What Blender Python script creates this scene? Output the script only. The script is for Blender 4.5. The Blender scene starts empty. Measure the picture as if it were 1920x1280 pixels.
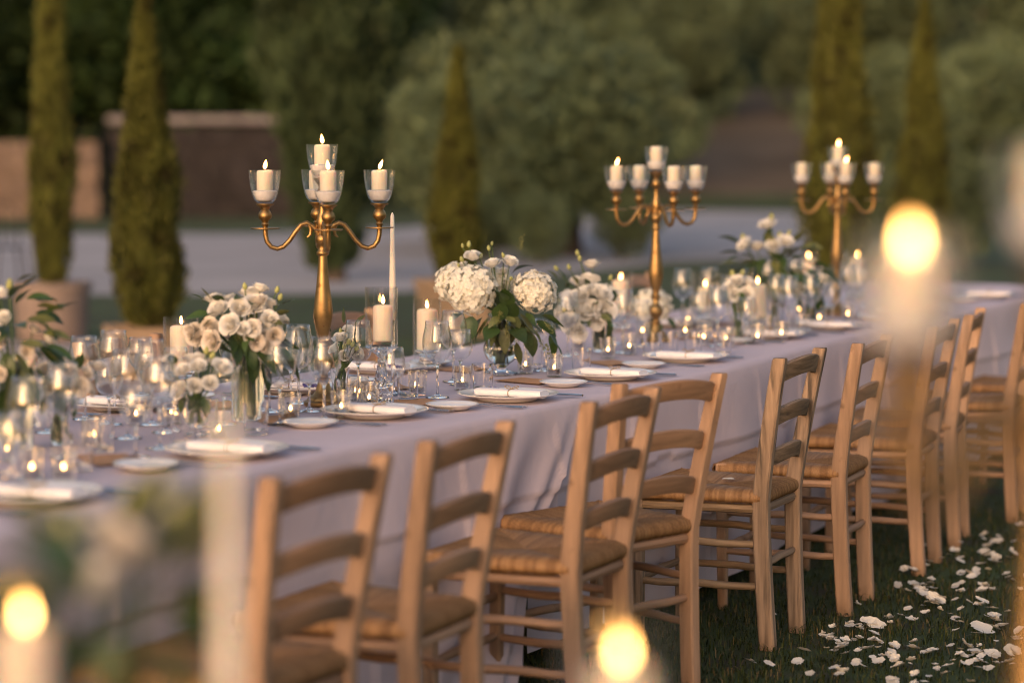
import bpy, math, random
import numpy as np
from mathutils import Vector, Matrix, noise as mnoise

# ------------------------------------------------------------------ camera
CAMZ = 1.53
FPX = 4533.0                                  # 85 mm on a 36 mm wide frame of 1920 px
PITCH = math.atan2(365.0, FPX)
sc = bpy.context.scene
col = sc.collection
cd = bpy.data.cameras.new('camera')
cam = bpy.data.objects.new('camera', cd)
col.objects.link(cam)
cam.location = (0, 0, CAMZ)
cam.rotation_euler = (math.pi / 2 - PITCH, 0, 0)
cd.sensor_width = 36.0
cd.lens = FPX / 1920 * 36.0
cd.clip_start = 0.05
cd.clip_end = 2000
cd.dof.use_dof = True
cd.dof.focus_distance = 7.5
cd.dof.aperture_fstop = 1.4
cd.dof.aperture_blades = 0
sc.camera = cam

# ------------------------------------------------------------------ sky, sun, exposure
SUN_EL, SUN_AZ = math.radians(9), math.radians(-157)   # azimuth from +Y, clockwise: low, behind the camera and a little to its left
w = bpy.data.worlds.new('World')
sc.world = w
w.use_nodes = True
wn = w.node_tree
wn.nodes.clear()
sky = wn.nodes.new('ShaderNodeTexSky')
sky.sky_type = 'NISHITA'
sky.sun_disc = False
sky.sun_elevation = SUN_EL
sky.sun_rotation = SUN_AZ
sky.air_density = 1.0
sky.dust_density = 3.5
sky.ozone_density = 1.6
bg = wn.nodes.new('ShaderNodeBackground')
bg.inputs['Strength'].default_value = 0.12
out = wn.nodes.new('ShaderNodeOutputWorld')
tint = wn.nodes.new('ShaderNodeMix')            # dusk air: the whole sky a little pinker
tint.data_type = 'RGBA'
tint.blend_type = 'MULTIPLY'
tint.inputs[0].default_value = 1.0
tint.inputs[7].default_value = (1.14, .905, .82, 1)
wn.links.new(sky.outputs[0], tint.inputs[6])
wn.links.new(tint.outputs[2], bg.inputs[0])
wn.links.new(bg.outputs[0], out.inputs[0])
sl = bpy.data.lights.new('sun', 'SUN')
sl.energy = 0.40
sl.angle = math.radians(75)
sl.color = (1.0, 0.87, 0.72)
so = bpy.data.objects.new('sun', sl)
col.objects.link(so)
sd = Vector((math.sin(SUN_AZ) * math.cos(SUN_EL + .16), math.cos(SUN_AZ) * math.cos(SUN_EL + .16), math.sin(SUN_EL + .16)))
so.rotation_euler = sd.to_track_quat('Z', 'Y').to_euler()
so.location = (-20, -10, 12)
vs = sc.view_settings
vs.view_transform = 'Standard'
vs.look = 'None'
vs.gamma = 1.0
vs.exposure = 1.42
cy = sc.cycles
cy.use_denoising = True
cy.max_bounces = 14
cy.diffuse_bounces = 3
cy.glossy_bounces = 4
cy.transmission_bounces = 14
cy.transparent_max_bounces = 24
cy.sample_clamp_indirect = 4.0
cy.caustics_reflective = False
cy.caustics_refractive = True
cy.blur_glossy = 0.4
cy.filter_width = 1.05
FLAME = 12.5

# ------------------------------------------------------------------ helpers
RNG = random.Random(11)
NP = np.random.default_rng(5)
U = RNG.uniform


def ray(x, y):
    u, v = (x - 960.0) / FPX, (640.0 - y) / FPX
    cp, sp = math.cos(PITCH), math.sin(PITCH)
    return Vector((u, cp + v * sp, -sp + v * cp))


def px(x, y, z=0.0):
    d = ray(x, y)
    t = (z - CAMZ) / d.z
    return Vector((d.x * t, d.y * t, z))


def pxd(x, y, dist):
    d = ray(x, y)
    t = dist / d.y
    return Vector((d.x * t, dist, CAMZ + d.z * t))


class MB:
    def __init__(self):
        self.v, self.f = [], []

    def add(self, vs_, fs_, M=None):
        o = len(self.v)
        for p in vs_:
            p = Vector(p)
            self.v.append(tuple(M @ p) if M else tuple(p))
        self.f += [tuple(i + o for i in f) for f in fs_]
        return self

    def loft(self, rings, cap=True, closed=True, M=None):
        n = len(rings[0])
        vs_ = [p for r in rings for p in r]
        fs_ = []
        m = n if closed else n - 1
        for i in range(len(rings) - 1):
            for j in range(m):
                a, b = i * n + j, i * n + (j + 1) % n
                fs_.append((a, b, b + n, a + n))
        if cap and closed:
            fs_.append(tuple(range(n - 1, -1, -1)))
            k = (len(rings) - 1) * n
            fs_.append(tuple(k + j for j in range(n)))
        return self.add(vs_, fs_, M)

    def lathe(self, prof, n=24, M=None, wob=None):
        rings = []
        for i, (r, z) in enumerate(prof):
            r = max(r, 1e-5)
            rings.append([(r * (wob(i, j) if wob else 1) * math.cos(2 * math.pi * j / n),
                           r * (wob(i, j) if wob else 1) * math.sin(2 * math.pi * j / n), z) for j in range(n)])
        return self.loft(rings, cap=False, M=M)

    def tube(self, pts, rad, n=8, M=None, cap=True, flat=1.0):
        pts = [Vector(p) for p in pts]
        if not hasattr(rad, '__len__'):
            rad = [rad] * len(pts)
        rings = []
        up = None
        for i, p in enumerate(pts):
            t = (pts[min(i + 1, len(pts) - 1)] - pts[max(i - 1, 0)]).normalized()
            if up is None:
                up = Vector((0, 0, 1)) if abs(t.z) < .9 else Vector((1, 0, 0))
            s = t.cross(up).normalized()
            up = s.cross(t).normalized()
            rings.append([p + (s * math.cos(2 * math.pi * j / n) + up * (flat * math.sin(2 * math.pi * j / n))) * rad[i] for j in range(n)])
        return self.loft(rings, cap=cap, M=M)

    def box(self, c, s, M=None, bev=0.0):
        x, y, z = s[0] / 2, s[1] / 2, s[2] / 2
        b = min(bev, x * .9, y * .9, z * .9)
        if b > 0:
            def ring(k, zz):
                X, Y = x - k, y - k
                e = b
                return [(c[0] + a_, c[1] + b_, c[2] + zz) for a_, b_ in
                        ((-X + e, -Y), (X - e, -Y), (X, -Y + e), (X, Y - e), (X - e, Y), (-X + e, Y), (-X, Y - e), (-X, -Y + e))]
            return self.loft([ring(b, -z), ring(0, -z + b), ring(0, z - b), ring(b, z)], M=M)
        vs_ = [(c[0] + i * x, c[1] + j * y, c[2] + k * z) for k in (-1, 1) for j in (-1, 1) for i in (-1, 1)]
        return self.add(vs_, [(0, 2, 3, 1), (4, 5, 7, 6), (0, 1, 5, 4), (2, 6, 7, 3), (0, 4, 6, 2), (1, 3, 7, 5)], M)

    def grid(self, P, M=None):
        nu, nv = len(P), len(P[0])
        vs_ = [p for r in P for p in r]
        fs_ = [(i * nv + j, (i + 1) * nv + j, (i + 1) * nv + j + 1, i * nv + j + 1) for i in range(nu - 1) for j in range(nv - 1)]
        return self.add(vs_, fs_, M)

    def mesh(self, name, mat, smooth=True, angle=0.75):
        me = bpy.data.meshes.new(name)
        me.from_pydata(self.v, [], self.f)
        if mat:
            me.materials.append(mat)
        if smooth:
            me.shade_smooth()
            if angle:
                me.set_sharp_from_angle(angle=angle)
        me.update()
        return me

    def build(self, name, mat, parent=None, smooth=True, angle=0.75):
        return link(name, self.mesh(name, mat, smooth, angle), parent)


def link(name, me, parent=None, loc=None, rot=None, scale=None, M=None):
    o = bpy.data.objects.new(name, me)
    col.objects.link(o)
    if parent:
        o.parent = parent
    if M is not None:
        o.matrix_basis = M
    if loc is not None:
        o.location = loc
    if rot is not None:
        o.rotation_euler = rot
    if scale is not None:
        o.scale = scale if hasattr(scale, '__len__') else (scale,) * 3
    return o


def tag(o, label=None, cat=None, group=None, kind=None):
    if label:
        o['label'] = label
    if cat:
        o['category'] = cat
    if group:
        o['group'] = group
    if kind:
        o['kind'] = kind
    return o


def thing(name, label, cat, loc=(0, 0, 0), rz=0.0, group=None):
    o = bpy.data.objects.new(name, None)
    o.empty_display_size = .05
    col.objects.link(o)
    o.location = loc
    o.rotation_euler = (0, 0, rz)
    return tag(o, label, cat, group)


def kids(o):
    return KIDS.get(o.name, [])


KIDS = {}


def dup(root, loc, rz=0.0, label=None, group=None, scale=None):
    r = root.copy()
    col.objects.link(r)
    r.location = loc
    r.rotation_euler = (0, 0, rz)
    if scale:
        r.scale = (scale,) * 3
    if label:
        r['label'] = label
    if group:
        r['group'] = group
    for ch in CH[root.name]:
        c = ch.copy()
        col.objects.link(c)
        c.parent = r
        for g in CH.get(ch.name, []):
            d = g.copy()
            col.objects.link(d)
            d.parent = c
    return r


CH = {}


def remember(root):
    def rec(o):
        CH[o.name] = [c for c in bpy.data.objects if c.parent == o]
        for c in CH[o.name]:
            rec(c)
    rec(root)
    return root


# ------------------------------------------------------------------ materials
def nodes(name):
    m = bpy.data.materials.new(name)
    m.use_nodes = True
    nt = m.node_tree
    nt.nodes.clear()
    o = nt.nodes.new('ShaderNodeOutputMaterial')
    return m, nt, o


def mk(nt, t, **kw):
    n = nt.nodes.new(t)
    for k, v in kw.items():
        if k in n.inputs:
            n.inputs[k].default_value = v
        else:
            setattr(n, k, v)
    return n


def principled(name, base, rough=.6, metal=0.0, var=.25, scale=(6, 6, 6), bump=0.0, bscale=60.0, rand=0.0, sss=0.0,
               sssr=(.01, .006, .004), dark=None, darkscale=4.0, darkpos=(.55, .7), trans=0.0, spec=.5, detail=4.0, coords='Object'):
    m, nt, o = nodes(name)
    L = nt.links.new
    p = mk(nt, 'ShaderNodeBsdfPrincipled')
    p.inputs['Roughness'].default_value = rough
    p.inputs['Metallic'].default_value = metal
    p.inputs['Specular IOR Level'].default_value = spec
    tc = mk(nt, 'ShaderNodeTexCoord')
    mp = mk(nt, 'ShaderNodeMapping')
    mp.inputs['Scale'].default_value = scale
    L(tc.outputs[coords], mp.inputs[0])
    nz = mk(nt, 'ShaderNodeTexNoise')
    nz.inputs['Scale'].default_value = 1.0
    nz.inputs['Detail'].default_value = detail
    L(mp.outputs[0], nz.inputs['Vector'])
    cr = mk(nt, 'ShaderNodeValToRGB')
    cr.color_ramp.elements[0].position = .3
    cr.color_ramp.elements[1].position = .7
    cr.color_ramp.elements[0].color = tuple(c * (1 - var) for c in base) + (1,)
    cr.color_ramp.elements[1].color = tuple(min(1, c * (1 + var)) for c in base) + (1,)
    L(nz.outputs['Fac'], cr.inputs[0])
    colr = cr.outputs[0]
    if dark is not None:
        n2 = mk(nt, 'ShaderNodeTexNoise')
        n2.inputs['Scale'].default_value = darkscale
        n2.inputs['Detail'].default_value = 6
        L(tc.outputs[coords] if darkscale > 0 else mp.outputs[0], n2.inputs['Vector'])
        n2.inputs['Scale'].default_value = abs(darkscale)
        r2 = mk(nt, 'ShaderNodeMapRange')
        r2.inputs[1].default_value, r2.inputs[2].default_value = darkpos
        L(n2.outputs['Fac'], r2.inputs[0])
        mx = mk(nt, 'ShaderNodeMix', data_type='RGBA')
        L(r2.outputs[0], mx.inputs[0])
        L(colr, mx.inputs[6])
        mx.inputs[7].default_value = tuple(dark) + (1,)
        colr = mx.outputs[2]
    if rand:
        oi = mk(nt, 'ShaderNodeObjectInfo')
        mr = mk(nt, 'ShaderNodeMapRange')
        mr.inputs[3].default_value, mr.inputs[4].default_value = 1 - rand, 1 + rand
        L(oi.outputs['Random'], mr.inputs[0])
        hs = mk(nt, 'ShaderNodeHueSaturation')
        L(mr.outputs[0], hs.inputs['Value'])
        L(colr, hs.inputs['Color'])
        colr = hs.outputs[0]
    L(colr, p.inputs['Base Color'])
    if bump:
        nb = mk(nt, 'ShaderNodeTexNoise')
        nb.inputs['Scale'].default_value = bscale
        nb.inputs['Detail'].default_value = 5
        L((mp if bscale < 0 else tc).outputs[0 if bscale < 0 else coords], nb.inputs['Vector'])
        if bscale < 0:
            nb.inputs['Scale'].default_value = -bscale
        bp = mk(nt, 'ShaderNodeBump')
        bp.inputs['Strength'].default_value = bump
        bp.inputs['Distance'].default_value = .004
        L(nb.outputs['Fac'], bp.inputs['Height'])
        L(bp.outputs[0], p.inputs['Normal'])
    if sss:
        p.inputs['Subsurface Weight'].default_value = sss
        p.inputs['Subsurface Radius'].default_value = (1, .6, .35)
        p.inputs['Subsurface Scale'].default_value = sssr[0]
    sh = p.outputs[0]
    if trans:
        tr = mk(nt, 'ShaderNodeBsdfTranslucent')
        L(colr, tr.inputs[0])
        ms = mk(nt, 'ShaderNodeMixShader')
        ms.inputs[0].default_value = trans
        L(sh, ms.inputs[1])
        L(tr.outputs[0], ms.inputs[2])
        sh = ms.outputs[0]
    L(sh, o.inputs[0])
    return m


def thin_glass(name, tint=(.97, .97, .97), lo=.045, hi=.75, power=4.0):
    m, nt, o = nodes(name)
    L = nt.links.new
    tr = mk(nt, 'ShaderNodeBsdfTransparent')
    tr.inputs[0].default_value = tint + (1,)
    gl = mk(nt, 'ShaderNodeBsdfGlossy')
    gl.inputs['Roughness'].default_value = .015
    gl.inputs['Color'].default_value = (1, 1, 1, 1)
    lw = mk(nt, 'ShaderNodeLayerWeight')          # Schlick's Fresnel, the same from both sides of the thin wall
    lw.inputs[0].default_value = .5
    pw = mk(nt, 'ShaderNodeMath', operation='POWER')
    pw.inputs[1].default_value = power
    L(lw.outputs['Facing'], pw.inputs[0])
    fr = mk(nt, 'ShaderNodeMapRange')
    fr.inputs[3].default_value, fr.inputs[4].default_value = lo, hi
    L(pw.outputs[0], fr.inputs[0])
    ms = mk(nt, 'ShaderNodeMixShader')
    L(fr.outputs[0], ms.inputs[0])
    L(tr.outputs[0], ms.inputs[1])
    L(gl.outputs[0], ms.inputs[2])
    L(ms.outputs[0], o.inputs[0])
    return m


def real_glass(name, ior=1.48, rough=0.0, colr=(1, 1, 1)):
    m, nt, o = nodes(name)
    g = mk(nt, 'ShaderNodeBsdfGlass')
    g.inputs['IOR'].default_value = ior
    g.inputs['Roughness'].default_value = rough
    g.inputs['Color'].default_value = colr + (1,)
    nt.links.new(g.outputs[0], o.inputs[0])
    return m


def flame_mat():
    m, nt, o = nodes('flame_glow')
    L = nt.links.new
    tc = mk(nt, 'ShaderNodeTexCoord')
    sp = mk(nt, 'ShaderNodeSeparateXYZ')
    L(tc.outputs['Generated'], sp.inputs[0])
    cr = mk(nt, 'ShaderNodeValToRGB')
    e = cr.color_ramp.elements
    e[0].position, e[0].color = 0.0, (.55, .22, .06, 1)
    e[1].position, e[1].color = 1.0, (.9, .34, .08, 1)
    a = cr.color_ramp.elements.new(.3)
    a.color = (1, .53, .17, 1)
    a = cr.color_ramp.elements.new(.75)
    a.color = (1, .45, .11, 1)
    L(sp.outputs['Z'], cr.inputs[0])
    em = mk(nt, 'ShaderNodeEmission')
    em.inputs[1].default_value = FLAME
    L(cr.outputs[0], em.inputs[0])
    L(em.outputs[0], o.inputs[0])
    return m


def cloth_mat(name, base):
    m, nt, o = nodes(name)
    L = nt.links.new
    p = mk(nt, 'ShaderNodeBsdfPrincipled')
    p.inputs['Roughness'].default_value = .85
    p.inputs['Specular IOR Level'].default_value = .15
    tc = mk(nt, 'ShaderNodeTexCoord')
    n1 = mk(nt, 'ShaderNodeTexNoise')
    n1.inputs['Scale'].default_value = 2.5
    n1.inputs['Detail'].default_value = 5
    L(tc.outputs['Object'], n1.inputs['Vector'])
    cr = mk(nt, 'ShaderNodeValToRGB')
    cr.color_ramp.elements[0].position, cr.color_ramp.elements[1].position = .3, .7
    cr.color_ramp.elements[0].color = tuple(c * .93 for c in base) + (1,)
    cr.color_ramp.elements[1].color = tuple(c * 1.05 for c in base) + (1,)
    L(n1.outputs['Fac'], cr.inputs[0])
    L(cr.outputs[0], p.inputs['Base Color'])
    n2 = mk(nt, 'ShaderNodeTexNoise')
    n2.inputs['Scale'].default_value = 9
    n2.inputs['Detail'].default_value = 3
    n2.inputs['Distortion'].default_value = .6
    L(tc.outputs['Object'], n2.inputs['Vector'])
    n3 = mk(nt, 'ShaderNodeTexNoise')
    n3.inputs['Scale'].default_value = 700
    n3.inputs['Detail'].default_value = 1
    L(tc.outputs['Object'], n3.inputs['Vector'])
    b1 = mk(nt, 'ShaderNodeBump')
    b1.inputs['Strength'].default_value, b1.inputs['Distance'].default_value = .35, .012
    L(n2.outputs['Fac'], b1.inputs['Height'])
    b2 = mk(nt, 'ShaderNodeBump')
    b2.inputs['Strength'].default_value, b2.inputs['Distance'].default_value = .25, .001
    L(n3.outputs['Fac'], b2.inputs['Height'])
    L(b1.outputs[0], b2.inputs['Normal'])
    L(b2.outputs[0], p.inputs['Normal'])
    L(p.outputs[0], o.inputs[0])
    return m


def rush_mat():
    m, nt, o = nodes('rush')
    L = nt.links.new
    p = mk(nt, 'ShaderNodeBsdfPrincipled')
    p.inputs['Roughness'].default_value = .65
    p.inputs['Specular IOR Level'].default_value = .3
    at = mk(nt, 'ShaderNodeAttribute', attribute_name='strand')
    tc = mk(nt, 'ShaderNodeTexCoord')
    nz = mk(nt, 'ShaderNodeTexNoise')
    nz.inputs['Scale'].default_value = 330
    nz.inputs['Detail'].default_value = 3
    L(tc.outputs['Object'], nz.inputs['Vector'])
    ad = mk(nt, 'ShaderNodeMath', operation='MULTIPLY_ADD')
    ad.inputs[1].default_value = .44
    L(nz.outputs['Fac'], ad.inputs[0])
    sc_ = mk(nt, 'ShaderNodeMath', operation='MULTIPLY')
    sc_.inputs[1].default_value = .15
    L(at.outputs['Fac'], sc_.inputs[0])
    L(sc_.outputs[0], ad.inputs[2])
    cr = mk(nt, 'ShaderNodeValToRGB')
    cr.color_ramp.elements[0].position, cr.color_ramp.elements[0].color = .12, (.12, .058, .024, 1)
    cr.color_ramp.elements[1].position, cr.color_ramp.elements[1].color = .56, (.55, .34, .165, 1)
    e = cr.color_ramp.elements.new(.35)
    e.color = (.37, .205, .09, 1)
    L(ad.outputs[0], cr.inputs[0])
    L(cr.outputs[0], p.inputs['Base Color'])
    L(p.outputs[0], o.inputs[0])
    return m


def blade_mat():
    m, nt, o = nodes('grass_blade')
    L = nt.links.new
    at = mk(nt, 'ShaderNodeAttribute', attribute_name='blade')
    cr = mk(nt, 'ShaderNodeValToRGB')
    cr.color_ramp.elements[0].position, cr.color_ramp.elements[0].color = 0, (.016, .026, .006, 1)
    cr.color_ramp.elements[1].position, cr.color_ramp.elements[1].color = 1, (.21, .145, .060, 1)
    for ps, c in ((.4, (.042, .062, .014)), (.80, (.075, .090, .022)), (.91, (.13, .105, .040))):
        cr.color_ramp.elements.new(ps).color = c + (1,)
    L(at.outputs['Fac'], cr.inputs[0])
    p = mk(nt, 'ShaderNodeBsdfPrincipled')
    p.inputs['Roughness'].default_value = .55
    p.inputs['Specular IOR Level'].default_value = .3
    L(cr.outputs[0], p.inputs['Base Color'])
    tr = mk(nt, 'ShaderNodeBsdfTranslucent')
    L(cr.outputs[0], tr.inputs[0])
    ms = mk(nt, 'ShaderNodeMixShader')
    ms.inputs[0].default_value = .2
    L(p.outputs[0], ms.inputs[1])
    L(tr.outputs[0], ms.inputs[2])
    L(ms.outputs[0], o.inputs[0])
    return m


MT = dict(
    wood_v=principled('wood_upright', (.37, .235, .148), .62, var=.22, scale=(55, 55, 4), bump=.35, bscale=-1.0, rand=.2, dark=(.17, .10, .055), darkscale=14, darkpos=(.62, .74), spec=.3),
    wood_h=principled('wood_cross', (.355, .212, .128), .62, var=.22, scale=(4, 55, 55), bump=.35, bscale=-1.0, rand=.2, dark=(.16, .09, .05), darkscale=12, darkpos=(.62, .74), spec=.3),
    wood_y=principled('wood_side', (.35, .212, .130), .62, var=.22, scale=(55, 4, 55), bump=.35, bscale=-1.0, rand=.2, spec=.3),
    old_v=principled('weathered_upright', (.285, .198, .132), .75, var=.38, scale=(70, 70, 3.0), bump=.8, bscale=-1.0, rand=.06, dark=(.10, .075, .055), darkscale=-.55, darkpos=(.56, .66), spec=.2),
    old_h=principled('weathered_cross', (.265, .182, .118), .75, var=.38, scale=(3.0, 70, 70), bump=.8, bscale=-1.0, rand=.06, dark=(.10, .075, .055), darkscale=-.55, darkpos=(.58, .68), spec=.2),
    old_y=principled('weathered_side', (.27, .18, .105), .75, var=.38, scale=(70, 3.0, 70), bump=.8, bscale=-1.0, rand=.06, spec=.2),
    rush=rush_mat(),
    cloth=cloth_mat('linen', (.62, .53, .57)),
    napkin=cloth_mat('napkin_linen', (.80, .78, .80)),
    china=principled('china', (.78, .77, .76), .12, var=.02, spec=.6),
    paper=principled('kraft_paper', (.52, .27, .13), .8, var=.1, scale=(40, 40, 40)),
    twine=principled('twine', (.30, .21, .11), .9, var=.3, scale=(200, 200, 200)),
    lavender=principled('lavender', (.10, .09, .30), .8, var=.4, scale=(150, 150, 150)),
    steel=principled('steel', (.62, .61, .60), .16, 1.0, var=.05, scale=(30, 30, 30)),
    gold=principled('gold', (.34, .215, .088), .43, 1.0, var=.22, scale=(28, 28, 28), bump=.12, bscale=120, dark=(.16, .085, .03), darkscale=45, darkpos=(.62, .72)),
    wax=principled('wax', (.83, .74, .60), .45, var=.03, sss=.9, sssr=(.036,), spec=.35),
    taperwax=principled('taper_wax', (.80, .75, .66), .45, var=.03, sss=.5, sssr=(.01,), spec=.35),
    sand=principled('white_sand', (.80, .79, .79), .9, var=.05, scale=(300, 300, 300), bump=.3, bscale=400),
    wick=principled('wick', (.02, .015, .012), .9, var=.1),
    glass=real_glass('clear_glass'),
    crystal=real_glass('cut_crystal', 1.52),
    thin=thin_glass('thin_clear_glass', lo=.05, hi=.85, power=3.4),
    bowl=thin_glass('wine_bowl_glass', (.965, .968, .97), .055, .95, 3.0),
    votive=thin_glass('thick_votive_glass', (.95, .955, .955), .075, .95, 2.6),
    water=real_glass('vase_water', 1.33, 0.0, (.96, .98, .95)),
    petal=principled('white_petal', (.87, .85, .79), .6, var=.06, scale=(60, 60, 60), trans=.16, rand=.05, spec=.25),
    cream=principled('cream_petal', (.85, .78, .68), .6, var=.08, scale=(60, 60, 60), trans=.16, rand=.06, spec=.25),
    hydr=principled('hydrangea_petal', (.83, .80, .68), .6, var=.16, scale=(26, 26, 26), trans=.2, rand=.04, spec=.25),
    bud=principled('green_bud', (.42, .44, .16), .55, var=.2, scale=(60, 60, 60), trans=.12, rand=.1),
    stem=principled('stem', (.07, .115, .03), .55, var=.3, scale=(60, 60, 60), rand=.15),
    leaf=principled('leaf', (.045, .085, .022), .42, var=.3, scale=(30, 30, 30), trans=.14, rand=.3, spec=.5),
    euc=principled('eucalyptus_leaf', (.12, .135, .045), .5, var=.25, scale=(30, 30, 30), trans=.14, rand=.3, spec=.45),
    seed=principled('seed', (.16, .17, .05), .5, var=.3, scale=(100, 100, 100)),
    fallen=principled('fallen_petal', (.72, .68, .60), .7, var=.14, scale=(40, 40, 40), trans=.15, rand=.14, spec=.2),
    blade=blade_mat(),
    lawn=principled('lawn_ground', (.036, .062, .013), .9, var=.4, scale=(.5, .5, .5), bump=.6, bscale=40, dark=(.040, .030, .016), darkscale=5, darkpos=(.5, .7)),
    gravel=principled('gravel', (.36, .345, .355), .9, var=.22, scale=(.5, .5, .5), bump=.5, bscale=30),
    paving=principled('paving', (.36, .32, .31), .9, var=.12, scale=(2, 2, 2), bump=.3, bscale=25),
    dirt=principled('dirt', (.10, .078, .055), .95, var=.3, scale=(.6, .6, .6), bump=.5, bscale=8),
    cypress=principled('cypress_foliage', (.100, .108, .024), .7, var=.55, scale=(7, 7, 3), trans=.1, rand=.14, spec=.2, dark=(.045, .040, .012), darkscale=6, darkpos=(.5, .68)),
    cypress2=principled('dark_cypress_foliage', (.046, .070, .030), .7, var=.5, scale=(3, 3, 1.5), trans=.1, rand=.1, spec=.2),
    olive=principled('olive_foliage', (.098, .132, .066), .65, var=.5, scale=(.9, .9, .9), trans=.12, rand=.22, spec=.3),
    woods=principled('woodland_foliage', (.024, .046, .013), .7, var=.6, scale=(.7, .7, .7), trans=.1, rand=.25, spec=.2),
    bark=principled('bark', (.07, .052, .038), .9, var=.3, scale=(10, 10, 3), bump=.6, bscale=20),
    tanpot=principled('terracotta_tan', (.30, .215, .14), .85, var=.15, scale=(5, 5, 5), bump=.2, bscale=30),
    greypot=principled('stone_grey', (.24, .19, .165), .85, var=.15, scale=(5, 5, 5), bump=.2, bscale=30),
    soil=principled('soil', (.04, .028, .02), .95, var=.3),
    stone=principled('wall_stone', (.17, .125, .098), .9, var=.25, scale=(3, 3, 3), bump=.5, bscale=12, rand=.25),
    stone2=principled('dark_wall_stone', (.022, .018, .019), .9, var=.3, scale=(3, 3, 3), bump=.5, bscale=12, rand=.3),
    cap=principled('cap_stone', (.22, .20, .21), .9, var=.15, scale=(3, 3, 3), bump=.4, bscale=12, rand=.1),
    iron=principled('iron', (.02, .02, .024), .5, .6, var=.1),
    flame=flame_mat(),
)

# ------------------------------------------------------------------ ground and far setting
def terrain(x, y):
    h = max(0.0, y - 60) * .17 + max(0.0, y - 110) * .10
    if y > 58:
        h += 1.1 * mnoise.noise((x * .035, y * .035, 3.1)) * min(1, (y - 58) / 15)
    return h


ys = [-60, -20, 0, 4, 6, 8, 10, 12, 14, 17, 20, 25, 30, 40, 50, 55] + [58 + 4 * i for i in range(40)] + [230, 260, 300, 400]
xs = [-300, -160, -100] + [-70 + 5 * i for i in range(29)] + [100, 160, 300]
m = MB().grid([[(x, y, terrain(x, y)) for x in xs] for y in ys])
m.f = [f[::-1] for f in m.f]
tag(m.build('ground', MT['lawn'], angle=None), kind='structure')


def sheet(name, pts, z, mat, dens=1.0, conform=False):
    mb = MB()
    if conform:
        (l0, r0), (l1, r1) = pts[0], pts[1]
        rows = []
        n = len(pts)
        for (lx, ly), (rx, ry) in pts:
            rows.append([(lx + (rx - lx) * k / 8, ly + (ry - ly) * k / 8, terrain(lx + (rx - lx) * k / 8, ly + (ry - ly) * k / 8) + z) for k in range(9)])
        mb.grid(rows)
        mb.f = [f[::-1] for f in mb.f]
    else:
        mb.add([(p[0], p[1], z) for p in pts], [tuple(range(len(pts)))])
    return tag(mb.build(name, mat, smooth=False), kind='structure')


g = [px(x, y) for x, y in ((-2400, 556), (300, 553), (560, 552), (760, 548), (1000, 520), (1250, 492), (1520, 482), (1570, 440), (1490, 398), (1280, 394), (1000, 405), (760, 428), (480, 439), (-2400, 441))]
sheet('gravel_drive', g, .004, MT['gravel'])
sheet('paving', [px(-1500, 640), px(260, 640), px(330, 760), px(-2200, 800)], .006, MT['paving'])
rows = []
for k in range(10):
    u = k / 9
    y = 60.2 + 20 * u
    x0, x1 = 3.2 + 4.6 * u, 8.0 + 1.6 * u
    rows.append(((x0, y), (x1, y)))
sheet('dirt_track', rows, .05, MT['dirt'], conform=True)


# ------------------------------------------------------------------ foliage helpers
def leaf_cloud_mesh(name, C, D, Ls, Ws, mat, extra=None):
    """numpy: one quad (kite) per leaf at C along D."""
    n = len(C)
    D = D / np.linalg.norm(D, axis=1, keepdims=True)
    A = NP.normal(size=(n, 3))
    S = np.cross(D, A)
    S /= np.linalg.norm(S, axis=1, keepdims=True)
    Ls = np.asarray(Ls).reshape(-1, 1)
    Ws = np.asarray(Ws).reshape(-1, 1)
    V = np.stack([C, C + D * Ls * .45 + S * Ws * .5, C + D * Ls, C + D * Ls * .45 - S * Ws * .5], 1).reshape(-1, 3)
    F = np.arange(n * 4).reshape(-1, 4)
    ev, ef = (np.zeros((0, 3)), np.zeros((0, 4), int)) if extra is None else extra
    V = np.vstack([V, ev])
    F = np.vstack([F, ef + n * 4])
    me = bpy.data.meshes.new(name)
    me.vertices.add(len(V))
    me.vertices.foreach_set('co', V.astype(np.float32).ravel())
    me.loops.add(F.size)
    me.loops.foreach_set('vertex_index', F.astype(np.int32).ravel())
    me.polygons.add(len(F))
    me.polygons.foreach_set('loop_start', (np.arange(len(F)) * 4).astype(np.int32))
    me.update(calc_edges=True)
    me.materials.append(mat)
    return me


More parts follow.
